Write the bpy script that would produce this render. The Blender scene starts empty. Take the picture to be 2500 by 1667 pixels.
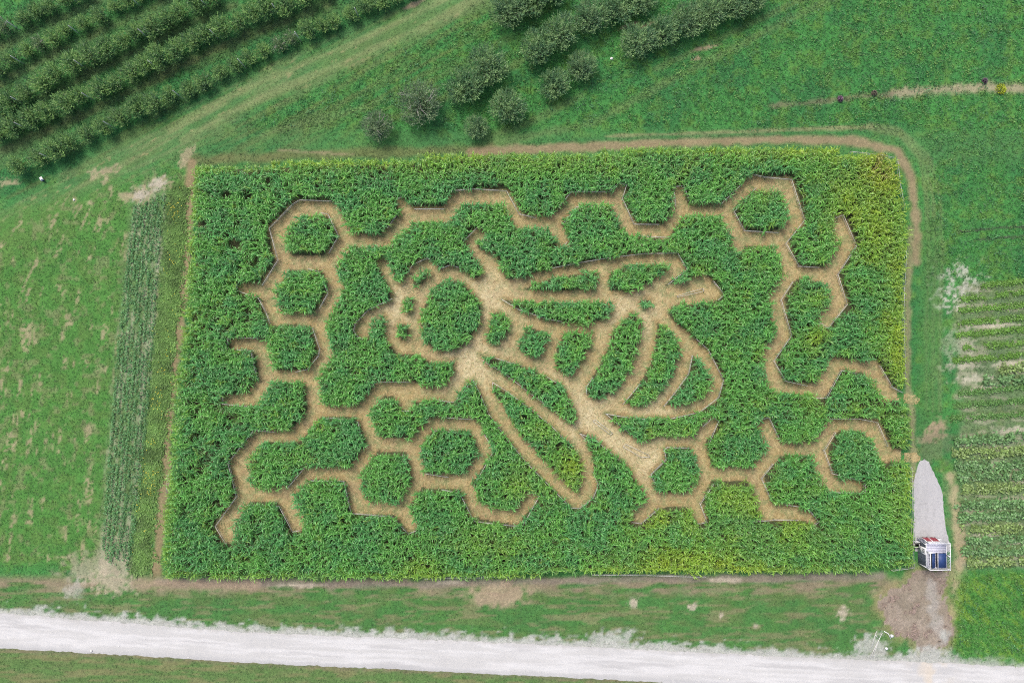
import bpy, math, random
import numpy as np
from mathutils import Vector

# ------------------------------------------------------------------ camera, sky, sun, exposure
S = bpy.context.scene
COL = S.collection
CAM_H, F_PX, TILT = 100.0, 1945.0, math.radians(1.09)
cam_d = bpy.data.cameras.new('camera')
cam_d.lens = 36.0 * F_PX / 2500.0
cam_d.sensor_width = 36.0
cam_d.clip_end = 3000.0
cam = bpy.data.objects.new('camera', cam_d)
cam.location = (0, 0, CAM_H)
cam.rotation_euler = (TILT, 0, 0)
COL.objects.link(cam)
S.camera = cam

SUN_DIR = Vector((-0.42, 0.58, 1.15)).normalized()      # towards the sun
world = bpy.data.worlds.new('World')
S.world = world
world.use_nodes = True
wn, wl = world.node_tree.nodes, world.node_tree.links
sky = wn.new('ShaderNodeTexSky')
sky.sky_type = 'NISHITA'
sky.sun_disc = False
sky.sun_elevation = math.asin(SUN_DIR.z)
sky.sun_rotation = math.atan2(SUN_DIR.x, SUN_DIR.y)
sky.air_density = 1.0
sky.dust_density = 4.5
sky.ozone_density = 0.6
bg = wn['Background']
wl.new(sky.outputs['Color'], bg.inputs['Color'])
bg.inputs['Strength'].default_value = 0.12
sun_d = bpy.data.lights.new('sun', 'SUN')
sun_d.energy = 1.6
sun_d.angle = math.radians(20.0)
sun_d.color = (1.0, 0.96, 0.90)
sun = bpy.data.objects.new('sun', sun_d)
sun.rotation_euler = SUN_DIR.to_track_quat('Z', 'Y').to_euler()
sun.location = (-40, 60, 90)
COL.objects.link(sun)
S.view_settings.view_transform = 'Standard'
S.view_settings.look = 'None'
S.view_settings.gamma = 1.0
S.view_settings.exposure = 0.95
S.cycles.use_denoising = False
S.cycles.filter_width = 1.1
S.cycles.max_bounces = 6
S.cycles.diffuse_bounces = 3
S.cycles.transmission_bounces = 3
S.cycles.caustics_reflective = False
S.cycles.caustics_refractive = False

rng = np.random.default_rng(7)
random.seed(7)

# ------------------------------------------------------------------ helpers
ct, st_ = math.cos(TILT), math.sin(TILT)


def P(u, v, z=0.0):
    """photo pixel -> point on the horizontal plane at height z (works on arrays)"""
    u = np.asarray(u, float)
    v = np.asarray(v, float)
    cx, cy = (u - 1250.0) / F_PX, (833.5 - v) / F_PX
    dx, dy, dz = cx, cy * ct + st_, cy * st_ - ct
    t = (CAM_H - z) / (-dz)
    return np.stack([dx * t, dy * t], -1)


def to_px(x, y, z=0.0):
    x = np.asarray(x, float)
    y = np.asarray(y, float)
    zz = z - CAM_H
    cy = y * ct + zz * st_
    cz = -y * st_ + zz * ct
    return 1250.0 + F_PX * x / (-cz), 833.5 - F_PX * cy / (-cz)


def _hash(ix, iy, seed):
    n = (ix.astype(np.int64) * 374761393 + iy.astype(np.int64) * 668265263 + seed * 974634777) & 0x7fffffff
    n = ((n ^ (n >> 13)) * 1274126177) & 0x7fffffff
    n = (n ^ (n >> 16)) & 0xffff
    return n / 65535.0


def vnoise(x, y, seed=0):
    x = np.asarray(x, float)
    y = np.asarray(y, float)
    ix, iy = np.floor(x), np.floor(y)
    fx, fy = x - ix, y - iy
    fx, fy = fx * fx * (3 - 2 * fx), fy * fy * (3 - 2 * fy)
    a, b = _hash(ix, iy, seed), _hash(ix + 1, iy, seed)
    c, d = _hash(ix, iy + 1, seed), _hash(ix + 1, iy + 1, seed)
    return (a * (1 - fx) + b * fx) * (1 - fy) + (c * (1 - fx) + d * fx) * fy


def fbm(x, y, seed=0, oct=4):
    s, a, t = 0.0, 1.0, 0.0
    for i in range(oct):
        s = s + a * vnoise(x * 2 ** i, y * 2 ** i, seed + i * 17)
        t += a
        a *= 0.5
    return s / t


def sstep(a, b, x):
    t = np.clip((x - a) / (b - a), 0, 1)
    return t * t * (3 - 2 * t)


def in_poly(x, y, poly):
    poly = np.asarray(poly, float)
    r = np.zeros(np.shape(x), bool)
    x0, y0 = poly[-1]
    for x1, y1 in poly:
        if y0 != y1:
            c = ((y1 > y) != (y0 > y)) & (x < (x0 - x1) * (y - y1) / (y0 - y1) + x1)
            r ^= c
        x0, y0 = x1, y1
    return r


def seg_dist(x, y, a, b):
    ax, ay = a
    bx, by = b
    dx, dy = bx - ax, by - ay
    L = dx * dx + dy * dy + 1e-9
    t = np.clip(((x - ax) * dx + (y - ay) * dy) / L, 0, 1)
    return np.hypot(x - ax - t * dx, y - ay - t * dy)


def line_dist(x, y, pts):
    d = np.full(np.shape(x), 1e9)
    for a, b in zip(pts[:-1], pts[1:]):
        d = np.minimum(d, seg_dist(x, y, a, b))
    return d


# ---- meshes
def mesh_np(name, verts, faces, mat, cols=None, smooth=False):
    """verts (N,3), faces list of (M,k) arrays, cols (N,3) point colours"""
    me = bpy.data.meshes.new(name)
    verts = np.asarray(verts, np.float32)
    me.vertices.add(len(verts))
    me.vertices.foreach_set('co', verts.ravel())
    if not isinstance(faces, (list, tuple)):
        faces = [faces]
    faces = [np.asarray(f, np.int32) for f in faces if len(f)]
    idx = np.concatenate([f.ravel() for f in faces])
    tot = np.concatenate([np.full(len(f), f.shape[1], np.int32) for f in faces])
    start = np.concatenate([[0], np.cumsum(tot)[:-1]]).astype(np.int32)
    me.loops.add(len(idx))
    me.loops.foreach_set('vertex_index', idx)
    me.polygons.add(len(tot))
    me.polygons.foreach_set('loop_start', start)
    me.polygons.foreach_set('loop_total', tot)
    if smooth:
        me.polygons.foreach_set('use_smooth', np.ones(len(tot), bool))
    if cols is not None:
        at = me.color_attributes.new('Col', 'FLOAT_COLOR', 'POINT')
        c4 = np.ones((len(verts), 4), np.float32)
        c4[:, :3] = cols
        at.data.foreach_set('color', c4.ravel())
    me.update(calc_edges=True)
    me.validate()
    if mat is not None:
        me.materials.append(mat)
    return me


def obj(name, me, parent=None, loc=(0, 0, 0), rot=(0, 0, 0), scale=(1, 1, 1)):
    o = bpy.data.objects.new(name, me)
    o.location = loc
    o.rotation_euler = rot
    o.scale = scale
    if parent is not None:
        o.parent = parent
    COL.objects.link(o)
    return o


def tag(o, label, cat, group=None, kind=None):
    o['label'] = label
    o['category'] = cat
    if group:
        o['group'] = group
    if kind:
        o['kind'] = kind
    return o


def struct(o):
    o['kind'] = 'structure'
    return o


class MB:
    """collects boxes and tubes"""

    def __init__(self):
        self.v, self.q, self.t = [], [], []

    def box(self, c, s, rz=0.0):
        cx, cy, cz = c
        a, b, h = s[0] / 2, s[1] / 2, s[2] / 2
        i = len(self.v)
        co, si = math.cos(rz), math.sin(rz)
        for z in (-h, h):
            for x, y in ((-a, -b), (a, -b), (a, b), (-a, b)):
                self.v.append((cx + x * co - y * si, cy + x * si + y * co, cz + z))
        for f in ((3, 2, 1, 0), (4, 5, 6, 7), (0, 1, 5, 4), (1, 2, 6, 5), (2, 3, 7, 6), (3, 0, 4, 7)):
            self.q.append([i + k for k in f])
        return self

    def beam(self, p0, p1, w, h):
        """rectangular bar from p0 to p1, w across, h up"""
        p0, p1 = Vector(p0), Vector(p1)
        d = (p1 - p0).normalized()
        up = Vector((0, 0, 1)) if abs(d.z) < 0.95 else Vector((1, 0, 0))
        s = d.cross(up).normalized()
        u = s.cross(d)
        i = len(self.v)
        for p in (p0, p1):
            for a, b in ((-1, -1), (1, -1), (1, 1), (-1, 1)):
                q = p + s * (a * w / 2) + u * (b * h / 2)
                self.v.append(tuple(q))
        for f in ((3, 2, 1, 0), (4, 5, 6, 7), (0, 1, 5, 4), (1, 2, 6, 5), (2, 3, 7, 6), (3, 0, 4, 7)):
            self.q.append([i + k for k in f])
        return self

    def tube(self, pts, rads, n=6):
        pts = [Vector(p) for p in pts]
        i0 = len(self.v)
        for k, p in enumerate(pts):
            d = (pts[min(k + 1, len(pts) - 1)] - pts[max(k - 1, 0)]).normalized()
            up = Vector((0, 0, 1)) if abs(d.z) < 0.9 else Vector((1, 0, 0))
            s = d.cross(up).normalized()
            u = s.cross(d)
            for j in range(n):
                a = 2 * math.pi * j / n
                self.v.append(tuple(p + (s * math.cos(a) + u * math.sin(a)) * rads[k]))
        for k in range(len(pts) - 1):
            for j in range(n):
                a, b = i0 + k * n + j, i0 + k * n + (j + 1) % n
                self.q.append([a, b, b + n, a + n])
        for base, flip in ((i0, True), (i0 + (len(pts) - 1) * n, False)):
            for j in range(1, n - 1):
                f = [base, base + j, base + j + 1]
                self.t.append(f[::-1] if flip else f)
        return self

    def mesh(self, name, mat, smooth=False):
        fs = []
        if self.q:
            fs.append(np.array(self.q))
        if self.t:
            fs.append(np.array(self.t))
        return mesh_np(name, np.array(self.v), fs, mat, smooth=smooth)

    def build(self, name, mat, parent=None, smooth=False):
        return obj(name, self.mesh(name, mat, smooth), parent)


# ------------------------------------------------------------------ materials
def new_mat(name):
    m = bpy.data.materials.new(name)
    m.use_nodes = True
    nt = m.node_tree
    return m, nt.nodes, nt.links, nt.nodes['Principled BSDF']


def leaf_mat(name, rough=0.5, trans=0.3, gain=1.0):
    m, n, l, b = new_mat(name)
    at = n.new('ShaderNodeAttribute')
    at.attribute_name = 'Col'
    b.inputs['Roughness'].default_value = rough
    b.inputs['Specular IOR Level'].default_value = 0.5
    l.new(at.outputs['Color'], b.inputs['Base Color'])
    tr = n.new('ShaderNodeBsdfTranslucent')
    l.new(at.outputs['Color'], tr.inputs['Color'])
    mx = n.new('ShaderNodeMixShader')
    mx.inputs['Fac'].default_value = trans
    l.new(b.outputs['BSDF'], mx.inputs[1])
    l.new(tr.outputs['BSDF'], mx.inputs[2])
    l.new(mx.outputs['Shader'], n['Material Output'].inputs['Surface'])
    return m


def paint_mat(name, col, rough=0.6, var=0.15, scale=6.0, bump=0.0):
    m, n, l, b = new_mat(name)
    tc = n.new('ShaderNodeTexCoord')
    nz = n.new('ShaderNodeTexNoise')
    nz.inputs['Scale'].default_value = scale
    nz.inputs['Detail'].default_value = 5
    l.new(tc.outputs['Object'], nz.inputs['Vector'])
    r = n.new('ShaderNodeValToRGB')
    r.color_ramp.elements[0].position = 0.3
    r.color_ramp.elements[1].position = 0.7
    r.color_ramp.elements[0].color = (*[c * (1 - var) for c in col], 1)
    r.color_ramp.elements[1].color = (*[min(1, c * (1 + var)) for c in col], 1)
    l.new(nz.outputs['Fac'], r.inputs['Fac'])
    l.new(r.outputs['Color'], b.inputs['Base Color'])
    b.inputs['Roughness'].default_value = rough
    if bump:
        bp = n.new('ShaderNodeBump')
        bp.inputs['Strength'].default_value = bump
        bp.inputs['Distance'].default_value = 0.02
        l.new(nz.outputs['Fac'], bp.inputs['Height'])
        l.new(bp.outputs['Normal'], b.inputs['Normal'])
    return m


def ground_mat(name, scales=(1.3, 6.0, 28.0), amp=(0.25, 0.35, 0.5), bump=0.6, rough=0.9):
    """point colours broken up by three sizes of noise, with relief"""
    m, n, l, b = new_mat(name)
    at = n.new('ShaderNodeAttribute')
    at.attribute_name = 'Col'
    tc = n.new('ShaderNodeTexCoord')
    acc = None
    hs = None
    for k, (s, a) in enumerate(zip(scales, amp)):
        nz = n.new('ShaderNodeTexNoise')
        nz.inputs['Scale'].default_value = s
        nz.inputs['Detail'].default_value = 3
        nz.inputs['Roughness'].default_value = 0.65
        l.new(tc.outputs['Object'], nz.inputs['Vector'])
        mr = n.new('ShaderNodeMapRange')
        mr.inputs['From Min'].default_value = 0.25
        mr.inputs['From Max'].default_value = 0.75
        mr.inputs['To Min'].default_value = 1 - a
        mr.inputs['To Max'].default_value = 1 + a
        l.new(nz.outputs['Fac'], mr.inputs['Value'])
        if acc is None:
            acc = mr.outputs['Result']
        else:
            mm = n.new('ShaderNodeMath')
            mm.operation = 'MULTIPLY'
            l.new(acc, mm.inputs[0])
            l.new(mr.outputs['Result'], mm.inputs[1])
            acc = mm.outputs[0]
        hs = nz
    mul = n.new('ShaderNodeVectorMath')
    mul.operation = 'SCALE'
    l.new(at.outputs['Color'], mul.inputs[0])
    l.new(acc, mul.inputs['Scale'])
    l.new(mul.outputs['Vector'], b.inputs['Base Color'])
    bp = n.new('ShaderNodeBump')
    bp.inputs['Strength'].default_value = bump
    bp.inputs['Distance'].default_value = 0.05
    l.new(hs.outputs['Fac'], bp.inputs['Height'])
    l.new(bp.outputs['Normal'], b.inputs['Normal'])
    b.inputs['Roughness'].default_value = rough
    b.inputs['Specular IOR Level'].default_value = 0.2
    return m


M_CORN = leaf_mat('corn_leaf', 0.38, 0.38)
M_STALK = leaf_mat('corn_stalk', 0.6, 0.0)
M_TREE = leaf_mat('tree_leaf', 0.45, 0.22)
M_GRASS = leaf_mat('grass_blade', 0.6, 0.25)
M_CROP = leaf_mat('crop_leaf', 0.5, 0.25)
M_BARK = paint_mat('bark', (0.10, 0.08, 0.065), 0.9, 0.35, 14, 0.5)
M_DEAD = paint_mat('dead_wood', (0.36, 0.33, 0.30), 0.85, 0.25, 10)
M_RAIL = paint_mat('weathered_white_rail', (0.42, 0.42, 0.40), 0.6, 0.2, 3)
M_POST = paint_mat('grey_post', (0.38, 0.36, 0.33), 0.8, 0.25, 8)
M_WHITE = paint_mat('white_paint', (0.60, 0.60, 0.61), 0.45, 0.06, 4)
M_DECK = paint_mat('pale_deck', (0.42, 0.42, 0.50), 0.6, 0.07, 3)
M_SIDE = paint_mat('slate_siding', (0.085, 0.095, 0.13), 0.55, 0.12, 5)
M_RED = paint_mat('red_banner', (0.22, 0.020, 0.034), 0.5, 0.1, 4)
M_BLUE = paint_mat('blue_cloth', (0.012, 0.036, 0.125), 0.6, 0.14, 5)
M_DARK = paint_mat('dark_slate', (0.02, 0.022, 0.03), 0.6, 0.2, 6)
M_GLASS = paint_mat('dark_pane', (0.03, 0.035, 0.045), 0.12, 0.1, 3)
M_STRAW = leaf_mat('straw', 0.7, 0.1)
M_GROUND = ground_mat('field_ground', (0.5, 3.0, 14.0), (0.16, 0.26, 0.5), 0.8)
M_PATH = ground_mat('mown_straw', (0.8, 4.0, 16.0), (0.10, 0.20, 0.38), 0.7)
M_GRAVEL = ground_mat('limestone_gravel', (0.4, 5.0, 24.0), (0.05, 0.06, 0.12), 0.35)
M_STONE = paint_mat('pale_stone', (0.55, 0.54, 0.52), 0.8, 0.2, 12, 0.4)

# ------------------------------------------------------------------ digitised plan (photo pixels)
CORN_H = 2.15
CORN_OUT = [(473, 404), (560, 401), (708, 395), (850, 388), (1030, 381), (1207, 371), (1400, 371), (1565, 364), (1720, 357),
            (1877, 353), (2005, 360), (2082, 370), (2184, 383), (2194, 396), (2198, 430), (2214, 523), (2222, 567), (2218, 605),
            (2210, 700), (2209, 770), (2213, 930), (2222, 1000), (2227, 1178), (2230, 1300), (2231, 1388), (2170, 1391), (2100, 1393),
            (1902, 1400), (1723, 1407), (1500, 1402), (1223, 1409), (1037, 1414), (987, 1416), (808, 1421), (655, 1413), (476, 1417),
            (393, 1408), (401, 1253), (410, 1177), (411, 1150), (420, 979), (436, 877), (452, 732), (461, 553), (468, 470)]
STROKES = [
    [(724, 505), (806, 505), (844, 584), (798, 639), (688, 639), (669, 563), (724, 505)],
    [(844, 584), (938, 584), (999, 522), (1091, 520), (1117, 478), (1234, 477), (1267, 536), (1352, 543), (1400, 485),
     (1502, 484), (1543, 558), (1627, 563), (1663, 512), (1770, 511)],
    [(999, 522), (978, 492)], [(1352, 543), (1375, 588)], [(1502, 484), (1518, 460)], [(1663, 512), (1658, 470)],
    [(1770, 511), (1839, 443), (1925, 448), (1950, 535), (1908, 581), (1815, 581), (1770, 511)],
    [(1815, 581), (1804, 597)],
    [(1908, 581), (1938, 663), (1900, 727), (1916, 815), (1880, 868), (1888, 919), (1908, 945), (2008, 953), (2046, 889),
     (2135, 896), (2173, 960), (2245, 975)],
    [(1938, 663), (2031, 669), (2074, 592), (2053, 540)], [(2031, 669), (2055, 738), (2018, 784)],
    [(2250, 1117), (2168, 1112), (2138, 1041), (2038, 1038), (2005, 1094), (1898, 1099), (1871, 1036)],
    [(1898, 1099), (1849, 1161), (1727, 1158), (1706, 1077), (1739, 1035)],
    [(2005, 1094), (2022, 1165), (2040, 1185), (2098, 1190)],
    [(1849, 1161), (1872, 1240)], [(1706, 1077), (1605, 1080)],
    [(1727, 1158), (1698, 1222), (1602, 1224), (1558, 1265)], [(1698, 1222), (1713, 1266)], [(1602, 1224), (1563, 1160)],
    [(798, 639), (818, 704), (778, 779), (665, 775), (645, 709), (688, 639)], [(645, 709), (592, 704)],
    [(778, 779), (777, 805), (793, 859), (757, 920), (650, 920), (635, 851), (622, 838), (570, 838)],
    [(650, 920), (617, 973), (555, 979)],
    [(757, 920), (767, 1004), (880, 1004), (931, 945), (1000, 946)],
    [(767, 1004), (721, 1063), (630, 1065), (579, 1129), (594, 1210), (691, 1212), (749, 1156), (857, 1159), (913, 1086), (880, 1004)],
    [(594, 1210), (543, 1284), (551, 1308)], [(691, 1212), (721, 1282)],
    [(857, 1159), (872, 1240), (976, 1243), (1022, 1176), (1005, 1089)],
    [(913, 1086), (1005, 1089), (1053, 1036), (1155, 1036), (1186, 1102), (1137, 1179), (1022, 1176)],
    [(976, 1243), (1000, 1286)], [(1137, 1179), (1158, 1248), (1257, 1265), (1298, 1219)],
]
BEE = [(918, 645), (923, 633), (946, 627), (954, 652), (961, 681), (974, 691), (984, 681), (1002, 650), (1027, 632), (1045, 630),
       (1063, 642), (1078, 655), (1101, 646), (1122, 655), (1145, 668), (1165, 681), (1175, 675), (1175, 658), (1155, 627), (1131, 591),
       (1137, 581), (1170, 550), (1191, 571), (1186, 579), (1168, 589), (1165, 599), (1175, 612), (1203, 612), (1219, 637), (1232, 670),
       (1237, 683), (1257, 681), (1295, 670), (1346, 655), (1410, 642), (1482, 630), (1573, 619), (1655, 618), (1678, 658), (1640, 686),
       (1624, 698), (1655, 693), (1686, 681), (1706, 670), (1721, 668), (1742, 683), (1769, 719), (1755, 732), (1729, 739), (1693, 743),
       (1655, 743), (1640, 752), (1630, 767), (1645, 784), (1675, 807), (1701, 828), (1729, 853), (1752, 894), (1767, 927), (1757, 965),
       (1747, 983), (1709, 1006), (1668, 1016), (1630, 1023), (1553, 1023), (1510, 1015), (1479, 1010), (1502, 1032), (1535, 1057),
       (1563, 1075), (1580, 1078), (1589, 1078), (1609, 1061), (1625, 1092), (1622, 1098), (1627, 1120), (1589, 1158), (1600, 1180),
       (1570, 1190), (1553, 1163), (1528, 1135), (1490, 1105), (1451, 1071), (1418, 1056), (1436, 1077), (1447, 1115), (1451, 1153),
       (1461, 1178), (1446, 1219), (1415, 1241), (1395, 1240), (1354, 1199), (1283, 1127), (1232, 1064), (1193, 1010), (1175, 968),
       (1155, 927), (1135, 945), (1114, 975), (1109, 983), (1068, 978), (1010, 983), (1002, 1003), (979, 1003), (971, 980), (961, 968),
       (940, 968), (940, 932), (1000, 934), (1053, 941), (1089, 935), (1104, 909), (1112, 881), (1066, 889), (1043, 881), (1010, 866),
       (977, 866), (955, 850), (938, 822), (940, 800), (942, 771), (925, 775), (905, 790), (900, 813), (887, 827), (874, 823), (863, 808),
       (867, 790), (898, 757), (957, 729), (948, 700), (930, 668)]
POCKET = [(1888, 1230), (1846, 1273), (1962, 1270), (1987, 1283), (2000, 1273), (1974, 1240), (1918, 1232)]
ISLANDS = {
    'thorax': [(1094, 681), (1119, 683), (1142, 704), (1170, 737), (1173, 760), (1168, 792), (1145, 830), (1117, 848), (1079, 854), (1051, 848), (1028, 820), (1026, 777), (1033, 748), (1045, 723), (1063, 695), (1079, 685)],
    'eye_a': [(1007, 681), (1028, 665), (1045, 663), (1046, 678), (1033, 693), (1017, 701), (1007, 696)],
    'eye_b': [(987, 732), (1002, 724), (1013, 734), (1006, 752), (999, 766), (986, 763), (982, 752)],
    'eye_c': [(965, 797), (979, 788), (997, 799), (997, 820), (982, 831), (968, 822)],
    'wing_a': [(1274, 704), (1334, 683), (1385, 670), (1461, 664), (1461, 681), (1448, 704), (1385, 710), (1308, 710)],
    'wing_b': [(1494, 663), (1528, 651), (1617, 644), (1640, 650), (1630, 663), (1599, 678), (1563, 701), (1533, 713), (1487, 710), (1487, 686)],
    'wing_c': [(1227, 729), (1257, 734), (1334, 738), (1436, 737), (1497, 742), (1499, 755), (1476, 778), (1438, 790), (1410, 788), (1359, 785), (1308, 770), (1257, 752)],
    'dot': [(1562, 739), (1579, 728), (1597, 731), (1597, 740), (1576, 749), (1565, 747)],
    'seg_a': [(1204, 764), (1214, 761), (1239, 774), (1242, 787), (1237, 812), (1216, 835), (1201, 840), (1186, 830), (1196, 797)],
    'seg_b': [(1285, 802), (1298, 801), (1339, 810), (1339, 822), (1323, 863), (1308, 870), (1283, 863), (1267, 851)],
    'seg_c': [(1377, 815), (1397, 812), (1448, 817), (1441, 843), (1423, 879), (1400, 918), (1372, 907), (1354, 886), (1359, 858)],
    'seg_d': [(1540, 764), (1556, 766), (1566, 784), (1563, 828), (1553, 866), (1540, 902), (1515, 940), (1489, 963), (1454, 976), (1436, 963), (1433, 947), (1461, 899), (1487, 848), (1497, 807), (1528, 782)],
    'seg_e': [(1604, 789), (1617, 789), (1653, 822), (1665, 853), (1660, 879), (1635, 930), (1602, 970), (1579, 990), (1525, 986), (1558, 945), (1589, 889), (1602, 843)],
    'seg_f': [(1693, 868), (1706, 873), (1734, 909), (1739, 930), (1732, 960), (1706, 979), (1668, 986), (1622, 991), (1650, 960), (1673, 930), (1683, 909)],
    'low_a': [(1170, 866), (1206, 876), (1257, 889), (1298, 902), (1334, 922), (1372, 942), (1390, 976), (1403, 1006), (1409, 1024), (1397, 1034), (1359, 1006), (1308, 970), (1270, 937), (1232, 912), (1193, 891)],
    'low_b': [(1204, 940), (1244, 963), (1283, 988), (1334, 1032), (1372, 1065), (1397, 1093), (1405, 1097), (1418, 1128), (1422, 1158), (1418, 1189), (1403, 1200), (1385, 1184), (1346, 1143), (1295, 1087), (1270, 1061), (1244, 1021), (1227, 988), (1204, 958)],
}
NAD = (1250.0, 870.5)


def ground_poly(pts, corn_inside):
    """outline as seen from above -> outline on the ground: a side that faces away from the point under the
    camera shows the top of the corn, a side that faces it shows the foot"""
    p = np.array(pts, float)
    area = 0.5 * np.sum(p[:, 0] * np.roll(p[:, 1], -1) - np.roll(p[:, 0], -1) * p[:, 1])
    nx, pv = np.roll(p, -1, 0), np.roll(p, 1, 0)
    t = nx - pv
    nrm = np.stack([t[:, 1], -t[:, 0]], -1) * (1 if area > 0 else -1)
    nrm /= np.linalg.norm(nrm, axis=1, keepdims=True) + 1e-9
    if not corn_inside:
        nrm = -nrm
    r = p - np.array(NAD)
    r /= np.linalg.norm(r, axis=1, keepdims=True) + 1e-9
    d = np.sum(nrm * r, 1)
    z = CORN_H * 0.92 * sstep(-0.35, 0.35, d)
    out = np.zeros_like(p)
    for i in range(len(p)):
        out[i] = P(p[i, 0], p[i, 1], z[i])
    return out


# ---- raster of corn and path, 0.1 m cells
RES = 0.1
GX0, GY0, GW, GH = -47.0, -33.0, 1000, 620
gx = GX0 + (np.arange(GW) + 0.5) * RES
gy = GY0 + (np.arange(GH) + 0.5) * RES
XX, YY = np.meshgrid(gx, gy)
out_w = ground_poly(CORN_OUT, True)
inside = in_poly(XX, YY, out_w)
path = np.zeros_like(inside)


def paint(mask, poly, val):
    x0, y0 = poly.min(0) - 0.2
    x1, y1 = poly.max(0) + 0.2
    i0, i1 = max(0, int((x0 - GX0) / RES)), min(GW, int((x1 - GX0) / RES) + 1)
    j0, j1 = max(0, int((y0 - GY0) / RES)), min(GH, int((y1 - GY0) / RES) + 1)
    sub = in_poly(XX[j0:j1, i0:i1], YY[j0:j1, i0:i1], poly)
    mask[j0:j1, i0:i1][sub] = val


paint(path, ground_poly(BEE, False), True)
for k in ISLANDS:
    paint(path, ground_poly(ISLANDS[k], True), False)
paint(path, ground_poly(POCKET, False), True)
HALF_PX = 13.0
for s in STROKES:
    for a, b in zip(s[:-1], s[1:]):
        mid = ((a[0] + b[0]) / 2, (a[1] + b[1]) / 2)
        wa, wb = P(*a, CORN_H * 0.5), P(*b, CORN_H * 0.5)
        n = np.array([-(b[1] - a[1]), b[0] - a[0]], float)
        n /= np.linalg.norm(n)
        r = np.array(mid) - NAD
        rm = np.linalg.norm(r) / 19.45
        hw = HALF_PX / 19.45 + 0.5 * CORN_H * rm / CORN_H * CORN_H / CAM_H * abs(np.dot(n, r / (np.linalg.norm(r) + 1e-9))) + 0.10
        x0, x1 = min(wa[0], wb[0]) - hw - .2, max(wa[0], wb[0]) + hw + .2
        y0, y1 = min(wa[1], wb[1]) - hw - .2, max(wa[1], wb[1]) + hw + .2
        i0, i1 = max(0, int((x0 - GX0) / RES)), min(GW, int((x1 - GX0) / RES) + 1)
        j0, j1 = max(0, int((y0 - GY0) / RES)), min(GH, int((y1 - GY0) / RES) + 1)
        d = seg_dist(XX[j0:j1, i0:i1], YY[j0:j1, i0:i1], wa, wb)
        path[j0:j1, i0:i1] |= d < hw
corn = inside & ~path


def erode_dist(mask, steps):
    d = np.zeros(mask.shape, np.float32)
    m = mask.copy()
    for k in range(steps):
        d[m] += RES
        e = m.copy()
        e[1:] &= m[:-1]
        e[:-1] &= m[1:]
        e[:, 1:] &= m[:, :-1]
        e[:, :-1] &= m[:, 1:]
        if k % 2:
            e[1:, 1:] &= m[:-1, :-1]
            e[:-1, :-1] &= m[1:, 1:]
            e[1:, :-1] &= m[:-1, 1:]
            e[:-1, 1:] &= m[1:, :-1]
        m = e
    return d


corn_in = erode_dist(corn, 16)          # distance from the stand's edge
out_in = erode_dist(inside, 18)         # distance from the field's edge
path_in = erode_dist(path | ~inside, 14)


def cell(x, y):
    i = np.clip(((np.asarray(x) - GX0) / RES).astype(int), 0, GW - 1)
    j = np.clip(((np.asarray(y) - GY0) / RES).astype(int), 0, GH - 1)
    return j, i


# connected stands
labels = np.zeros((GH // 2, GW // 2), np.int32)
cm = corn[::2, ::2]
nlab = 0
for j, i in zip(*np.nonzero(cm)):
    if labels[j, i]:
        continue
    nlab += 1
    st = [(j, i)]
    labels[j, i] = nlab
    while st:
        a, b = st.pop()
        for c, d in ((a + 1, b), (a - 1, b), (a, b + 1), (a, b - 1)):
            if 0 <= c < cm.shape[0] and 0 <= d < cm.shape[1] and cm[c, d] and not labels[c, d]:
                labels[c, d] = nlab
                st.append((c, d))

# ------------------------------------------------------------------ ground colours (albedo by place)
C = lambda *a: np.array(a, float)
G_MEADOW, G_DEEP, G_MOWN = C(.052, .190, .046), C(.032, .140, .044), C(.066, .170, .056)
G_OLIVE, G_PALE, G_YEL = C(.115, .135, .052), C(.190, .195, .085), C(.115, .200, .035)
SOIL, SOIL_D, SOIL_P, TAN = C(.30, .215, .15), C(.17, .125, .09), C(.44, .38, .33), C(.33, .25, .14)
GREY = C(.38, .37, .355)
MULCH = C(.25, .19, .16)


def lay(c, m, col):
    m = np.clip(m, 0, 1)[..., None]
    return c * (1 - m) + col * m


def band(u, v, pts, hw, soft=0.6, ns=14.0, na=0.7, seed=3):
    d = line_dist(u, v, pts)
    d = d + (fbm(u / ns, v / ns, seed, 3) - 0.5) * 2 * hw * na
    return sstep(hw * (1 + soft), hw * (1 - soft), d)


def blob(u, v, cx, cy, rx, ry=None, rot=0.0, ns=12.0, na=0.9, seed=5, soft=0.4):
    ry = ry or rx
    a = math.radians(rot)
    x, y = u - cx, v - cy
    x, y = (x * math.cos(a) + y * math.sin(a)) / rx, (-x * math.sin(a) + y * math.cos(a)) / ry
    d = np.hypot(x, y) + (fbm(u / ns, v / ns, seed, 3) - 0.5) * 2 * na
    return sstep(1 + soft, 1 - soft, d)


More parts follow.
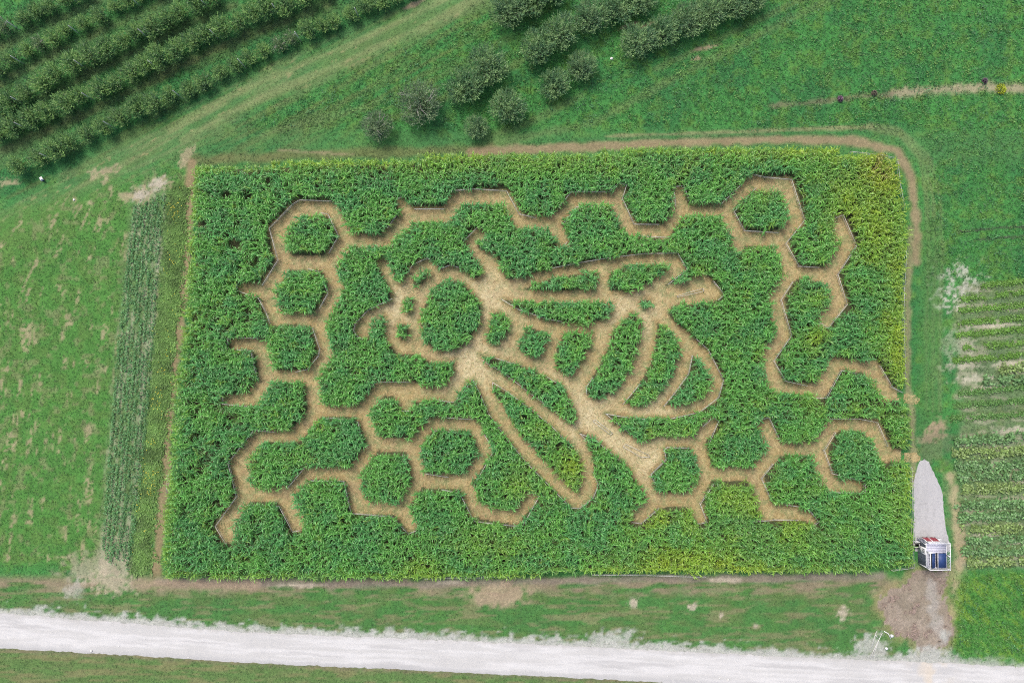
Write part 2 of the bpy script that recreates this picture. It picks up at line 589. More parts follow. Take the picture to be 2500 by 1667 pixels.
TRACK = [(1200, -45), (1000, 60), (760, 165), (560, 255), (430, 330), (250, 430), (100, 510), (-80, 590)]
ROAD_TOP = [(-300, 1470), (0, 1496), (300, 1520), (600, 1543), (1050, 1560), (1500, 1581), (2050, 1609), (2180, 1612), (2500, 1628), (2800, 1642)]
ROAD_BOT = [(-300, 1562), (0, 1582), (300, 1598), (600, 1617), (1050, 1637), (1500, 1659), (2050, 1688), (2500, 1708), (2800, 1722)]
ORCH_ROWS = [
    [(-60, 104), (6, 70), (155, 0), (240, -40)],
    [(-60, 194), (0, 164), (91, 110), (181, 68), (270, 23), (330, -4), (420, -45)],
    [(-60, 300), (0, 262), (72, 221), (215, 138), (315, 94), (389, 55), (468, 17), (560, -25)],
    [(-60, 356), (0, 327), (68, 293), (170, 251), (251, 215), (344, 166), (436, 119), (500, 89), (560, 62), (638, 28), (713, 8), (800, -35)],
    [(37, 412), (93, 386), (149, 360), (208, 330), (268, 297), (316, 270), (365, 254), (405, 237), (450, 222), (500, 200), (574, 157), (628, 128), (681, 106), (730, 82), (776, 66), (840, 40), (904, 13), (957, -4), (1010, -30)],
]


def lushness(u, v):
    """1 = knee-high meadow, 0 = mown"""
    l = 0.45 * np.ones(np.shape(u))
    top = sstep(345, 300, v + (fbm(u / 50, v / 50, 61, 2) - .5) * 40)
    l = np.maximum(l, top * 1.0)
    l *= 1 - 0.85 * band(u, v, TRACK, 45, .5)
    l = np.where((u > 2260) & (v < 680), 0.9, l)
    l = np.where((u > 2320) & (v > 1400) & (v < 1600), 1.0, l)
    l = np.where((v > 1400) & (u < 2200), 0.3, l)
    return l


def ground_colour(u, v):
    n1, n2, n3 = fbm(u / 90, v / 90, 1), fbm(u / 22, v / 22, 2), fbm(u / 7, v / 7, 9, 3)
    c = np.zeros(np.shape(u) + (3,)) + G_MEADOW
    c = lay(c, sstep(.40, .68, n1) * .75, G_DEEP)
    c = lay(c, sstep(.45, .75, n2) * .5, G_YEL)
    c = lay(c, sstep(.52, .72, n3) * .35, G_DEEP)
    # upper part between track and corn: a little cooler and mown along the headland
    c = lay(c, sstep(300, 340, v) * sstep(420, 380, v) * .6, G_MOWN)
    # diagonal mower streaks beside the orchard
    s = (u * 0.46 + v * 0.89)
    al = (u * 0.89 - v * 0.46)
    st = fbm(s / 11, al / 130, 21, 3)
    zone = sstep(-20, 30, s - 330) * sstep(760, 600, s) * sstep(1500, 1100, u) * sstep(520, 470, v - (400 - u) * 0.35)
    c = lay(c, zone * sstep(.4, .7, st) * .55, G_OLIVE)
    c = lay(c, zone * sstep(.5, .35, st) * .35, G_DEEP)
    # the track past the orchard
    tr = band(u, v, TRACK, 40, .7, 30, .5)
    c = lay(c, tr * .55, C(.095, .175, .062))
    st2 = fbm(s / 8, al / 160, 22, 3)
    c = lay(c, tr * sstep(.47, .66, st2) * .6, C(.165, .20, .09))
    c = lay(c, tr * sstep(.70, .80, fbm(s / 7, al / 30, 23, 3)) * .5, TAN)
    # orchard floor: worn strips beside each row
    for pts in ([(1180, -55), (985, 50), (745, 155), (545, 245), (415, 320)], [(1225, -35), (1020, 72), (780, 178), (580, 268), (445, 342)]):
        c = lay(c, band(u, v, pts, 7, .9, 40, .7, 24) * .55, C(.21, .225, .105))
    for k, r in enumerate(ORCH_ROWS):
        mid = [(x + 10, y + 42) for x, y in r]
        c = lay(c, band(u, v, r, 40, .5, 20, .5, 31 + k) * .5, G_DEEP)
        if k < 4:
            m = band(u, v, mid, 9, .8, 26, 2.2, 40 + k)
            c = lay(c, m * .35, C(.20, .19, .10))
            c = lay(c, band(u, v, mid, 16, .8, 60, .9, 50 + k) * .4, G_OLIVE)
    # right-hand faint tracks
    for pts, hw in (([(2150, -60), (1900, 62), (1650, 190), (1450, 300), (1200, 352)], 9),
                    ([(2080, -60), (1840, 55), (1600, 170)], 7), ([(1330, 120), (1150, 215), (960, 290)], 8),
                    ([(1420, 235), (1290, 300), (1180, 340)], 9), ([(1050, 200), (900, 260), (640, 330)], 8)):
        c = lay(c, band(u, v, pts, hw, .8, 30, .8, 71) * .5, C(.13, .18, .07))
    for x, y, rx, ry, ro in ((1540, 62, 26, 5, -18), (1580, 62, 20, 5, -18), (1720, 118, 30, 5, -12), (1700, 143, 12, 5, -10), (1010, 12, 25, 6, -20)):
        c = lay(c, blob(u, v, x, y, rx, ry, ro, 8, .6) * .8, SOIL)
    # headland above the corn
    c = lay(c, band(u, v, [(460, 392), (600, 386), (800, 376), (1000, 372), (1200, 362)], 12, .7, 30, .7) * .6, C(.15, .13, .06))
    c = lay(c, band(u, v, [(1150, 373), (1300, 364), (1500, 356), (1700, 345), (1900, 340), (2080, 343), (2190, 368), (2228, 440), (2238, 560), (2238, 640)], 11, .6, 25, .7, 73) * .85, C(.26, .185, .12))
    c = lay(c, band(u, v, [(1480, 334), (1750, 325), (1900, 318), (2130, 310)], 4, .9, 40, .9, 74) * .7, C(.24, .21, .12))
    c = lay(c, band(u, v, [(1350, 345), (1600, 336), (1900, 328), (2100, 326)], 5, .8, 30, .6, 76) * .6, G_DEEP)
    c = lay(c, band(u, v, [(680, 366), (760, 372), (860, 378)], 2.5, .9, 9, 1.6, 75) * .5, SOIL)
    for k in (0, 16, 32):
        c = lay(c, band(u, v, [(2120, 316 - k * .4), (2195, 330 - k * .5), (2245 + k * .6, 385 - k * .3), (2262 + k, 480), (2268 + k, 620), (2262 + k, 800), (2262 + k, 1000)], 5, .9, 40, .8, 80 + k) * .5, C(.17, .20, .09))
    # field behind: dead strip, ditch
    c = lay(c, band(u, v, [(2180, 228), (2250, 224), (2330, 218), (2420, 212), (2520, 222), (2700, 225)], 10, .8, 14, 1.0, 82) * .85, C(.30, .25, .17))
    c = lay(c, band(u, v, [(1880, 258), (1980, 252), (2080, 238), (2180, 228)], 6, .8, 14, 1.2, 83) * .6, SOIL_D)
    for pts in ([(2340, 566), (2420, 558), (2560, 550)], [(2380, 586), (2450, 580), (2560, 572)]):
        c = lay(c, band(u, v, pts, 2.5, .7, 12, .8, 84) * .85, C(.05, .055, .04))
    # vegetable plot soil
    plot = sstep(2325, 2350, u + (n2 - .5) * 40) * sstep(680, 700, v) * sstep(1400, 1370, v)
    c = lay(c, plot * .55, C(.16, .165, .10))
    c = lay(c, plot * sstep(.5, .66, fbm(u / 40, v / 9, 86, 4)) * .55, C(.32, .29, .22))
    pale = blob(u, v, 2335, 690, 52, 36, -20, 9, 1.3, 87)
    c = lay(c, pale * sstep(.40, .58, n3) * .75, C(.42, .40, .35))
    c = lay(c, blob(u, v, 2318, 740, 26, 20, 0, 9, 1.2, 88) * sstep(.38, .56, n3) * .75, C(.44, .41, .36))
    c = lay(c, blob(u, v, 2340, 840, 34, 40, 0, 10, 1.3, 89) * .4, C(.38, .35, .29))
    for x, y, rx, ry in ((2395, 795, 40, 7), (2440, 795, 36, 7), (2370, 925, 40, 8), (2460, 888, 45, 7), (2350, 893, 40, 8), (2410, 948, 40, 8), (2480, 1050, 40, 6), (2500, 1172, 30, 6), (2405, 1302, 30, 8), (2500, 1320, 40, 7)):
        c = lay(c, blob(u, v, x, y, rx, ry, -5, 8, 1.2, 90) * .7, C(.42, .37, .30))
    # grass lane beside the corn
    lane = band(u, v, [(2275, 560), (2270, 800), (2268, 1000), (2270, 1100)], 26, .5, 20, .4, 91)
    c = lay(c, lane * .6, C(.065, .165, .045))
    c = lay(c, band(u, v, [(2222, 560), (2216, 700), (2214, 930), (2226, 1000), (2232, 1180)], 7, .8, 20, .9, 92) * .75, C(.24, .20, .12))
    c = lay(c, blob(u, v, 2290, 1040, 22, 14, -30, 9, 1.0, 93) * .9, SOIL)
    c = lay(c, blob(u, v, 2275, 1065, 26, 12, -10, 9, 1.0, 94) * .8, SOIL)
    c = lay(c, blob(u, v, 2280, 1090, 50, 40, 0, 12, 1.0, 95) * .4, C(.15, .14, .09))
    c = lay(c, band(u, v, [(2318, 1160), (2330, 1260), (2345, 1340), (2345, 1440), (2330, 1500)], 14, .7, 14, 1.0, 96) * .8, C(.36, .28, .18))
    c = lay(c, band(u, v, [(2310, 1180), (2316, 1300), (2322, 1400)], 8, .8, 14, .8, 97) * .7, G_MOWN)
    # left clover field with bare streaks
    lf = sstep(455, 400, u + (v - 600) * .17) * sstep(500, 560, v + u * .28) * sstep(1400, 1360, v)
    c = lay(c, lf * .8, C(.070, .180, .036))
    c = lay(c, lf * sstep(.42, .66, n2) * .5, C(.095, .17, .045))
    cc = u + .09 * (v - 900) - np.clip(780 - v, 0, 400) ** 2 * .0022 * np.clip(1 - u / 420, 0, 1)
    stk = fbm(cc / 9, v / 90, 101, 3)
    gate = fbm(u / 34, v / 34, 102, 3)
    bare = sstep(.55, .67, stk) * sstep(.46, .58, gate)
    c = lay(c, lf * bare * sstep(.36, .55, n3) * .75, C(.31, .25, .16))
    c = lay(c, lf * sstep(.60, .70, fbm(u / 17, v / 17, 103, 3)) * .35, C(.25, .21, .13))
    # bean strip soil, weeds strip
    BS = [(365, 490), (352, 640), (335, 800), (318, 1000), (300, 1200), (285, 1400)]
    bs = band(u, v, BS, 46, .25, 20, .15, 104)
    c = lay(c, bs * .55, C(.125, .180, .085))
    c = lay(c, bs * sstep(.52, .68, fbm((u + .12 * v) / 5, v / 60, 105, 3)) * .5, C(.33, .31, .23))
    c = lay(c, blob(u, v, 275, 1360, 52, 70, 0, 9, 1.2, 106) * bs * .55, C(.34, .29, .22))
    c = lay(c, band(u, v, [(385, 560), (378, 720), (365, 800), (352, 900), (332, 1200)], 5, .9, 14, 1.8, 107) * .5, C(.36, .33, .25))
    ws = band(u, v, [(440, 460), (425, 620), (405, 800), (384, 1000), (364, 1200), (338, 1400)], 22, .3, 20, .3, 108)
    c = lay(c, ws * .7, C(.085, .15, .04))
    # dirt lane along the corn
    c = lay(c, band(u, v, [(468, 400), (458, 560), (445, 730), (428, 880), (414, 980), (403, 1160), (392, 1260), (380, 1405)], 12, .5, 18, .6, 109) * .9, C(.24, .175, .105))
    for x, y, rx, ry, ro in ((392, 446, 28, 15, -25), (345, 476, 22, 18, 0), (305, 478, 18, 13, 0), (262, 417, 26, 9, -15), (232, 425, 16, 10, 0), (455, 375, 20, 12, -50), (258, 437, 12, 5, -60), (222, 497, 9, 5, 0), (445, 400, 9, 10, 0), (182, 487, 5, 4, 0), (270, 458, 5, 8, 0), (20, 445, 22, 8, 0)):
        c = lay(c, blob(u, v, x, y, rx, ry, ro, 6, 1.2, 110) * .7, C(.34, .27, .18))
    c = lay(c, blob(u, v, 390, 448, 22, 12, -25, 5, 1.3, 111) * .7, SOIL_P * .9)
    c = lay(c, blob(u, v, 344, 476, 16, 14, 0, 5, 1.3, 112) * .7, SOIL_P * .9)
    # strip between corn and road
    bt = sstep(1395, 1425, v) * sstep(2230, 2150, u)
    c = lay(c, bt * .75, C(.062, .155, .042))
    c = lay(c, bt * sstep(.42, .66, fbm(u / 45, v / 16, 121, 3)) * .5, C(.115, .145, .055))
    c = lay(c, bt * sstep(.55, .68, fbm(u / 50, v / 7, 122, 3)) * .5, C(.22, .175, .11))
    c = lay(c, sstep(1470, 1425, v + (n2 - .5) * 40) * bt * sstep(.4, .6, fbm(u / 70, v / 12, 123, 3)) * .8, C(.24, .175, .13))
    c = lay(c, band(u, v, [(385, 1418), (700, 1424), (1000, 1426), (1300, 1418), (1600, 1412), (1900, 1410), (2150, 1404)], 9, .8, 26, .9, 124) * .8, C(.22, .175, .15))
    c = lay(c, blob(u, v, 1215, 1452, 75, 26, -3, 16, .8, 125) * .8, C(.33, .24, .175))
    for x, y, rx, ry in ((735, 1428, 55, 5), (1100, 1420, 30, 5), (1770, 1415, 30, 6), (1545, 1470, 10, 16), (2060, 1495, 14, 16), (1690, 1480, 10, 8), (1760, 1502, 6, 8), (1845, 1527, 8, 6)):
        c = lay(c, blob(u, v, x, y, rx, ry, 0, 8, .9, 126) * .85, C(.40, .33, .27))
    bl = blob(u, v, 215, 1385, 60, 30, -10, 14, 1.0, 127)
    c = lay(c, bl * .6, C(.33, .27, .21))
    c = lay(c, blob(u, v, 180, 1440, 30, 18, -40, 9, .9, 128) * .6, C(.36, .33, .30))
    c = lay(c, blob(u, v, 275, 1420, 52, 24, 0, 7, 1.2, 129) * .75, C(.37, .30, .23))
    c = lay(c, band(u, v, [(330, 1425), (420, 1425), (520, 1432), (620, 1425)], 12, .7, 20, .9, 130) * .75, C(.29, .21, .155))
    # gravel thrown from the road
    dr = line_dist(u, v, ROAD_TOP)
    c = lay(c, sstep(24, 3, dr + (fbm(u / 16, v / 10, 131, 4) - .5) * 60) * .9, GREY)
    c = lay(c, sstep(15, 2, dr + (n3 - .5) * 18) * .9, GREY)
    c = lay(c, blob(u, v, 1485, 1562, 60, 20, -8, 9, 1.0, 132) * .8, GREY)
    c = lay(c, blob(u, v, 2125, 1575, 34, 26, 0, 9, 1.0, 133) * .8, GREY)
    be = sstep(1570, 1590, v - .035 * u)
    c = lay(c, be * .7, C(.105, .165, .055))
    c = lay(c, be * sstep(.5, .66, fbm(u / 60, v / 7, 134, 3)) * .6, C(.19, .16, .085))
    c = lay(c, band(u, v, ROAD_BOT, 7, .9, 10, 1.0, 135) * .5, C(.17, .13, .10))
    # mulch apron at the gate
    mp = [(2232, 1392), (2320, 1390), (2312, 1417), (2300, 1447), (2316, 1481), (2319, 1512), (2331, 1538), (2329, 1556), (2313, 1568), (2311, 1578), (2283, 1591), (2248, 1591), (2228, 1570), (2218, 1554), (2192, 1548), (2171, 1532), (2161, 1508), (2147, 1483), (2145, 1459), (2157, 1451), (2200, 1427), (2222, 1411)]
    uu, vv = u + (fbm(u / 10, v / 10, 136, 3) - .5) * 26, v + (fbm(u / 10, v / 10, 137, 3) - .5) * 26
    mk = in_poly(uu, vv, mp).astype(float)
    c = lay(c, band(u, v, mp + mp[:1], 14, .8, 14, .8, 138) * .55, C(.30, .225, .13))
    c = lay(c, mk * .92, MULCH)
    c = lay(c, mk * sstep(.45, .65, fbm(u / 14, v / 20, 139, 3)) * .5, C(.31, .245, .21))
    c = lay(c, mk * sstep(.55, .7, fbm(u / 18, v / 18, 140, 3)) * .6, C(.19, .135, .11))
    c = lay(c, mk * band(u, v, [(2275, 1420), (2278, 1480), (2285, 1530), (2300, 1560)], 12, .9, 14, 1.8, 141) * .45, C(.40, .37, .36))
    c = lay(c, blob(u, v, 2275, 1600, 50, 22, 0, 10, .7, 142) * .95, GREY)
    c = lay(c, blob(u, v, 2305, 1552, 12, 16, 0, 8, .8, 143) * .8, GREY)
    # rough grass by the gate
    rg = sstep(2325, 2345, u + (n2 - .5) * 30) * sstep(1385, 1410, v) * sstep(1640, 1580, v - (u - 2400) * .1)
    c = lay(c, rg * .8, C(.060, .185, .034))
    c = lay(c, rg * sstep(.45, .7, fbm((u + v) / 40, (v - u) / 12, 144, 3)) * .75, C(.15, .25, .035))
    return c * np.array([.80, .84, .80])


def axis_steps(lo, hi, step, far):
    core = np.arange(lo, hi + step * .5, step)
    ext = np.geomspace(1.0, far, 14)
    return np.concatenate([lo - ext[::-1], core, hi + ext])


def sheet(name, xs, ys, z, mat, colf):
    X, Y = np.meshgrid(xs, ys)
    u, v = to_px(X, Y, 0.0)
    cols = colf(u, v, X, Y)
    n, m = len(xs), len(ys)
    idx = np.arange(n * m).reshape(m, n)
    f = np.stack([idx[:-1, :-1], idx[:-1, 1:], idx[1:, 1:], idx[1:, :-1]], -1).reshape(-1, 4)
    vv = np.stack([X, Y, np.full_like(X, z) if np.isscalar(z) else z(X, Y)], -1).reshape(-1, 3)
    return obj(name, mesh_np(name, vv, f, mat, cols.reshape(-1, 3)))


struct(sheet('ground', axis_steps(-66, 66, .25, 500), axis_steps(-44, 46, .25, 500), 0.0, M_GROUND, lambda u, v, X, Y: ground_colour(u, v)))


# ---- floor of the maze, straw-covered
def floor_colour(u, v, X, Y):
    j, i = cell(X, Y)
    wear = path_in[j, i]
    n1, n2, n3 = fbm(u / 40, v / 40, 151), fbm(u / 11, v / 11, 152), fbm(u / 5, v / 5, 153, 2)
    c = np.zeros(u.shape + (3,)) + C(.235, .165, .085)
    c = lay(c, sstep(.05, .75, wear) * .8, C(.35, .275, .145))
    c = lay(c, sstep(.4, .7, n2) * .6, C(.30, .22, .105))
    c = lay(c, sstep(.5, .7, n1) * .5, C(.25, .185, .115))
    c = lay(c, sstep(.48, .66, fbm(u / 12, v / 12, 154, 4)) * .65, C(.17, .205, .095))
    c = lay(c, sstep(.55, .7, n3) * .5, C(.43, .35, .20))
    c = lay(c, sstep(.35, .0, wear) * (wear < .01) * .92, C(.050, .060, .030))  # under the corn: dark moist, weedy soil with canopy shade painted into its colour
    busy = np.zeros(u.shape)
    for x, y, r in ((1180, 735, 70), (1150, 880, 80), (1425, 1010, 75), (1540, 770, 70), (970, 740, 60), (1590, 1130, 60), (1500, 1080, 60), (1600, 1020, 80), (1350, 950, 50)):
        busy = np.maximum(busy, np.exp(-((u - x) ** 2 + (v - y) ** 2) / (r * r)))
    c = lay(c, busy * sstep(.25, .8, wear) * .7, C(.47, .385, .25))
    c = lay(c, busy * sstep(.5, .7, n3) * sstep(.3, .7, wear) * .5, C(.55, .47, .32))
    return c * np.array([.84, .86, .80])


fx = np.arange(-46.5, 51.2, .2)
fy = np.arange(-32.0, 27.5, .2)
FX, FY = np.meshgrid(fx, fy)
keep_poly = out_w + (out_w.mean(0) - out_w) / np.linalg.norm(out_w.mean(0) - out_w, axis=1, keepdims=True) * .25
ins = in_poly(FX, FY, keep_poly)
ins |= ((FX > 49) & (line_dist(*to_px(FX, FY), [(2180, 970), (2232, 975)]) < 14)) | ((FX > 49) & (line_dist(*to_px(FX, FY), [(2180, 1115), (2236, 1118)]) < 14))
idx = -np.ones(FX.shape, int)
cells = ins[:-1, :-1] & ins[1:, :-1] & ins[:-1, 1:] & ins[1:, 1:]
use = np.zeros(FX.shape, bool)
for a in (slice(None, -1), slice(1, None)):
    for b in (slice(None, -1), slice(1, None)):
        use[a, b] |= cells
idx[use] = np.arange(use.sum())
q = np.stack([idx[:-1, :-1], idx[:-1, 1:], idx[1:, 1:], idx[1:, :-1]], -1)[cells]
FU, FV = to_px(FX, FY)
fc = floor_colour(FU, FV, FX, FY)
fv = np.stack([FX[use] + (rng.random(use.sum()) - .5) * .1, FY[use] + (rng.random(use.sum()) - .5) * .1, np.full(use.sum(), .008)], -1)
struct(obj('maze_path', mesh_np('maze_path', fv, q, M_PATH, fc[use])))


# ---- gravel road and pad: outlines with ragged edges
def ragged(pts, step=4.0, amp=3.0, seed=1):
    out = []
    p = np.array(pts, float)
    for a, b in zip(p[:-1], p[1:]):
        n = max(1, int(np.hypot(*(b - a)) / step))
        for k in range(n):
            out.append(a + (b - a) * k / n)
    out.append(p[-1])
    out = np.array(out)
    out[:, 0] += (fbm(out[:, 0] / 7, out[:, 1] / 7, seed, 3) - .5) * 2 * amp * .6
    out[:, 1] += (fbm(out[:, 0] / 7, out[:, 1] / 7, seed + 5, 3) - .5) * 2 * amp
    return out


def strip_mesh(name, A, B, z, mat, colf, rows=22, extent=None):
    """sheet between two edge lines given in photo pixels"""
    n = 420
    def resample(L):
        L = np.array(L, float)
        d = np.concatenate([[0], np.cumsum(np.hypot(*np.diff(L, axis=0).T))])
        t = np.linspace(0, d[-1], n)
        return np.stack([np.interp(t, d, L[:, 0]), np.interp(t, d, L[:, 1])], -1)
    a, b = resample(A), resample(B)
    t = np.linspace(0, 1, rows)[:, None, None]
    px = a[None] * (1 - t) + b[None] * t
    w = P(px[..., 0], px[..., 1], z)
    col = colf(px[..., 0], px[..., 1], np.broadcast_to(t[..., 0], px.shape[:2]))
    idx = np.arange(rows * n).reshape(rows, n)
    f = np.stack([idx[1:, :-1], idx[1:, 1:], idx[:-1, 1:], idx[:-1, :-1]], -1).reshape(-1, 4)
    vv = np.concatenate([w, np.full(w.shape[:2] + (1,), z)], -1).reshape(-1, 3)
    return obj(name, mesh_np(name, vv, f, mat, col.reshape(-1, 3)))


def road_colour(u, v, t):
    c = np.zeros(u.shape + (3,)) + C(.50, .495, .485)
    rut = fbm(u / 160, t * 9, 161, 3)
    c = lay(c, sstep(.35, .6, rut) * .8, C(.60, .595, .59))
    c = lay(c, sstep(.58, .75, rut) * .7, C(.42, .415, .41))
    c = lay(c, sstep(.80, .97, t) * .7, C(.40, .40, .40))
    c = lay(c, sstep(.12, .0, t + (fbm(u / 8, v / 8, 162, 3) - .5) * .2) * .7, C(.45, .44, .42))
    c = lay(c, np.exp(-((u - 2275) / 40) ** 2) * sstep(.4, .7, fbm(u / 18, v / 18, 163, 3)) * .5, C(.62, .52, .38))
    return c * .74


struct(strip_mesh('gravel_road', ragged(ROAD_TOP, 5, 5, 11), ragged(ROAD_BOT, 5, 3.5, 12), .010, M_GRAVEL, road_colour))


def pad_colour(u, v, t):
    c = np.zeros(u.shape + (3,)) + C(.46, .455, .46)
    c = lay(c, sstep(.4, .7, fbm(u / 8, v / 30, 171, 3)) * .5, C(.52, .515, .515))
    c = lay(c, sstep(.66, .75, fbm(u / 4, v / 6, 172, 2)) * .4, C(.33, .33, .33))
    return c * .68


pad_l = [(2255, 1121), (2246, 1126), (2240, 1140), (2234, 1160), (2230, 1180), (2230, 1230), (2232, 1300), (2234, 1345)]
pad_r = [(2257, 1120), (2268, 1126), (2276, 1146), (2289, 1172), (2301, 1204), (2305, 1255), (2309, 1293), (2318, 1320), (2322, 1345)]
struct(strip_mesh('gravel_pad', ragged(pad_l, 3, 2.0, 13), ragged(pad_r, 3, 3.0, 14), .012, M_GRAVEL, pad_colour))

# ------------------------------------------------------------------ corn
def leaf_arrays(base, az, L, W, rise, droop, side, col_base, col_tip, ts, ws):
    """curved tapering blades: base (N,3), everything else (N,)"""
    N, T = len(base), len(ts)
    dx, dy = np.cos(az), np.sin(az)
    verts = np.zeros((N, 2 * T - 1, 3), np.float32)
    cols = np.zeros((N, 2 * T - 1, 3), np.float32)
    tw = rng.normal(0, .5, N)
    for k, (t, w) in enumerate(zip(ts, ws)):
        r = L * (.9 * t - .12 * t * t)
        z = L * (rise * t - droop * t * t)
        o = side * L * t * t
        px = base[:, 0] + dx * r - dy * o
        py = base[:, 1] + dy * r + dx * o
        pz = np.maximum(base[:, 2] + z, .03)
        cc = col_base * (1 - t) + col_tip * t
        if w == 0:
            verts[:, 2 * T - 2] = np.stack([px, py, pz], -1)
            cols[:, 2 * T - 2] = cc
        else:
            hw = W * w * .5
            a = tw * (t + .2)
            wx, wy, wz = -dy * np.cos(a), dx * np.cos(a), np.sin(a)
            for s, sl in ((-1, 2 * k), (1, 2 * k + 1)):
                verts[:, sl] = np.stack([px + s * wx * hw, py + s * wy * hw, pz + s * wz * hw], -1)
                cols[:, sl] = cc
    off = (np.arange(N) * (2 * T - 1))[:, None]
    quads = np.concatenate([off + np.array([[2 * k, 2 * k + 1, 2 * k + 3, 2 * k + 2]]) for k in range(T - 2)], 0)
    tris = off + np.array([[2 * T - 4, 2 * T - 3, 2 * T - 2]])
    return verts.reshape(-1, 3), quads, tris, cols.reshape(-1, 3)


def yellowing(u, v):
    y = np.zeros(np.shape(u))
    for x, yy, rx, ry, a in ((2165, 430, 75, 70, 1.0), (2080, 520, 60, 70, .75), (2150, 560, 60, 90, .8), (2190, 640, 30, 120, .6), (2195, 830, 40, 120, .75),
                             (2050, 440, 60, 60, .35), (1700, 1375, 190, 40, .75), (1950, 1310, 140, 60, .35), (1820, 1225, 70, 50, .6), (1610, 1265, 60, 30, .6),
                             (1390, 1150, 40, 50, .7), (1330, 1060, 40, 30, .35), (1280, 1180, 60, 50, .35), (1190, 1330, 120, 40, .35), (2200, 1200, 40, 120, .35),
                             (2140, 1050, 60, 60, .25), (1640, 1060, 80, 30, .25), (1150, 400, 500, 25, .35), (1950, 375, 200, 20, .5), (2000, 820, 30, 20, .7),
                             (1800, 1310, 200, 60, .3), (2000, 730, 30, 25, .4), (1030, 1385, 50, 25, .5), (740, 1120, 60, 20, .15)):
        y = np.maximum(y, a * np.exp(-(((u - x) / rx) ** 2 + ((v - yy) / ry) ** 2)))
    y = y * (.65 + .7 * fbm(u / 20, v / 20, 181, 3))
    y = y + .30 * sstep(.58, .78, fbm(u / 30, v / 30, 182, 3)) * sstep(900, 1700, u)
    return y


ROW = .76
px_, py_ = [], []
for r in np.arange(GY0, GY0 + GH * RES, ROW):
    n = int(GW * RES / .18)
    px_.append(GX0 + (np.arange(n) + rng.random(n)) * .18)
    py_.append(np.full(n, r) + rng.normal(0, .05, n))
CX, CY = np.concatenate(px_), np.concatenate(py_)
j, i = cell(CX, CY)
edge = corn_in[j, i]
ok = corn[j, i] & (edge > .05)
CX, CY, edge = CX[ok], CY[ok], edge[ok]
j, i = cell(CX, CY)
oedge = out_in[j, i]
CU, CV = to_px(CX, CY, CORN_H)
lodg = fbm(CU / 26, CV / 26, 191, 3)                         # thin, leaning patches, most of them on the western side
west = sstep(760, 520, CU) + .35 * sstep(1300, 900, CU) * sstep(500, 420, CV) + .45 * np.exp(-(((CU - 1830) / 70) ** 2 + ((CV - 780) / 40) ** 2)) + .25
thin = sstep(.54, .66, lodg) * np.clip(west, 0, 1)
drop = rng.random(len(CX)) < thin * .55
drop |= (np.abs(CV - 989) < 6) & (CU > 1800) & (rng.random(len(CX)) < .85)
drop |= (np.abs(CY - np.round(CY / (ROW * 9)) * ROW * 9) < .3) & (CU > 1500) & (rng.random(len(CX)) < .25)
drop |= rng.random(len(CX)) < .04
k = ~drop
CX, CY, edge, oedge, CU, CV, thin = [a[k] for a in (CX, CY, edge, oedge, CU, CV, thin)]
N = len(CX)
hgt = CORN_H * (.94 + .10 * (fbm(CU / 45, CV / 45, 192, 3) - .5) * 2 + rng.normal(0, .06, N)) * (1 - .25 * thin)
yel = yellowing(CU, CV)
yel = np.clip(yel + .50 * sstep(1.2, .2, oedge) * (.6 + .6 * rng.random(N)) + rng.normal(0, .07, N), 0, 1.1)
hgt *= 1 - .10 * np.clip(yel, 0, 1)
sick = np.exp(-(((CU - 2160) / 40) ** 2 + ((CV - 405) / 40) ** 2)) * (rng.random(N) < .5)
LEAF_G, LEAF_B, LEAF_Y, LEAF_BR = C(.110, .315, .066), C(.080, .270, .080), C(.250, .370, .036), C(.24, .17, .06)
nn = fbm(CU / 35, CV / 35, 193, 3)
pc = LEAF_G[None] * (1 - sstep(.4, .65, nn)[:, None]) + LEAF_B[None] * sstep(.4, .65, nn)[:, None]
yy = np.clip(yel, 0, 1)[:, None]
pc = pc * (1 - yy) + LEAF_Y[None] * yy
pc = pc * (1 - .8 * sick[:, None]) + LEAF_BR[None] * .8 * sick[:, None]
pc *= (1 + rng.normal(0, .14, N))[:, None]
tall = rng.random(N) < .012 * (1 + 2 * (CU < 800))
hgt[tall] *= 1.12
pc[tall] = pc[tall] * .5 + LEAF_Y * .42
lab = labels[np.clip(((CY - GY0) / .2).astype(int), 0, labels.shape[0] - 1), np.clip(((CX - GX0) / .2).astype(int), 0, labels.shape[1] - 1)]
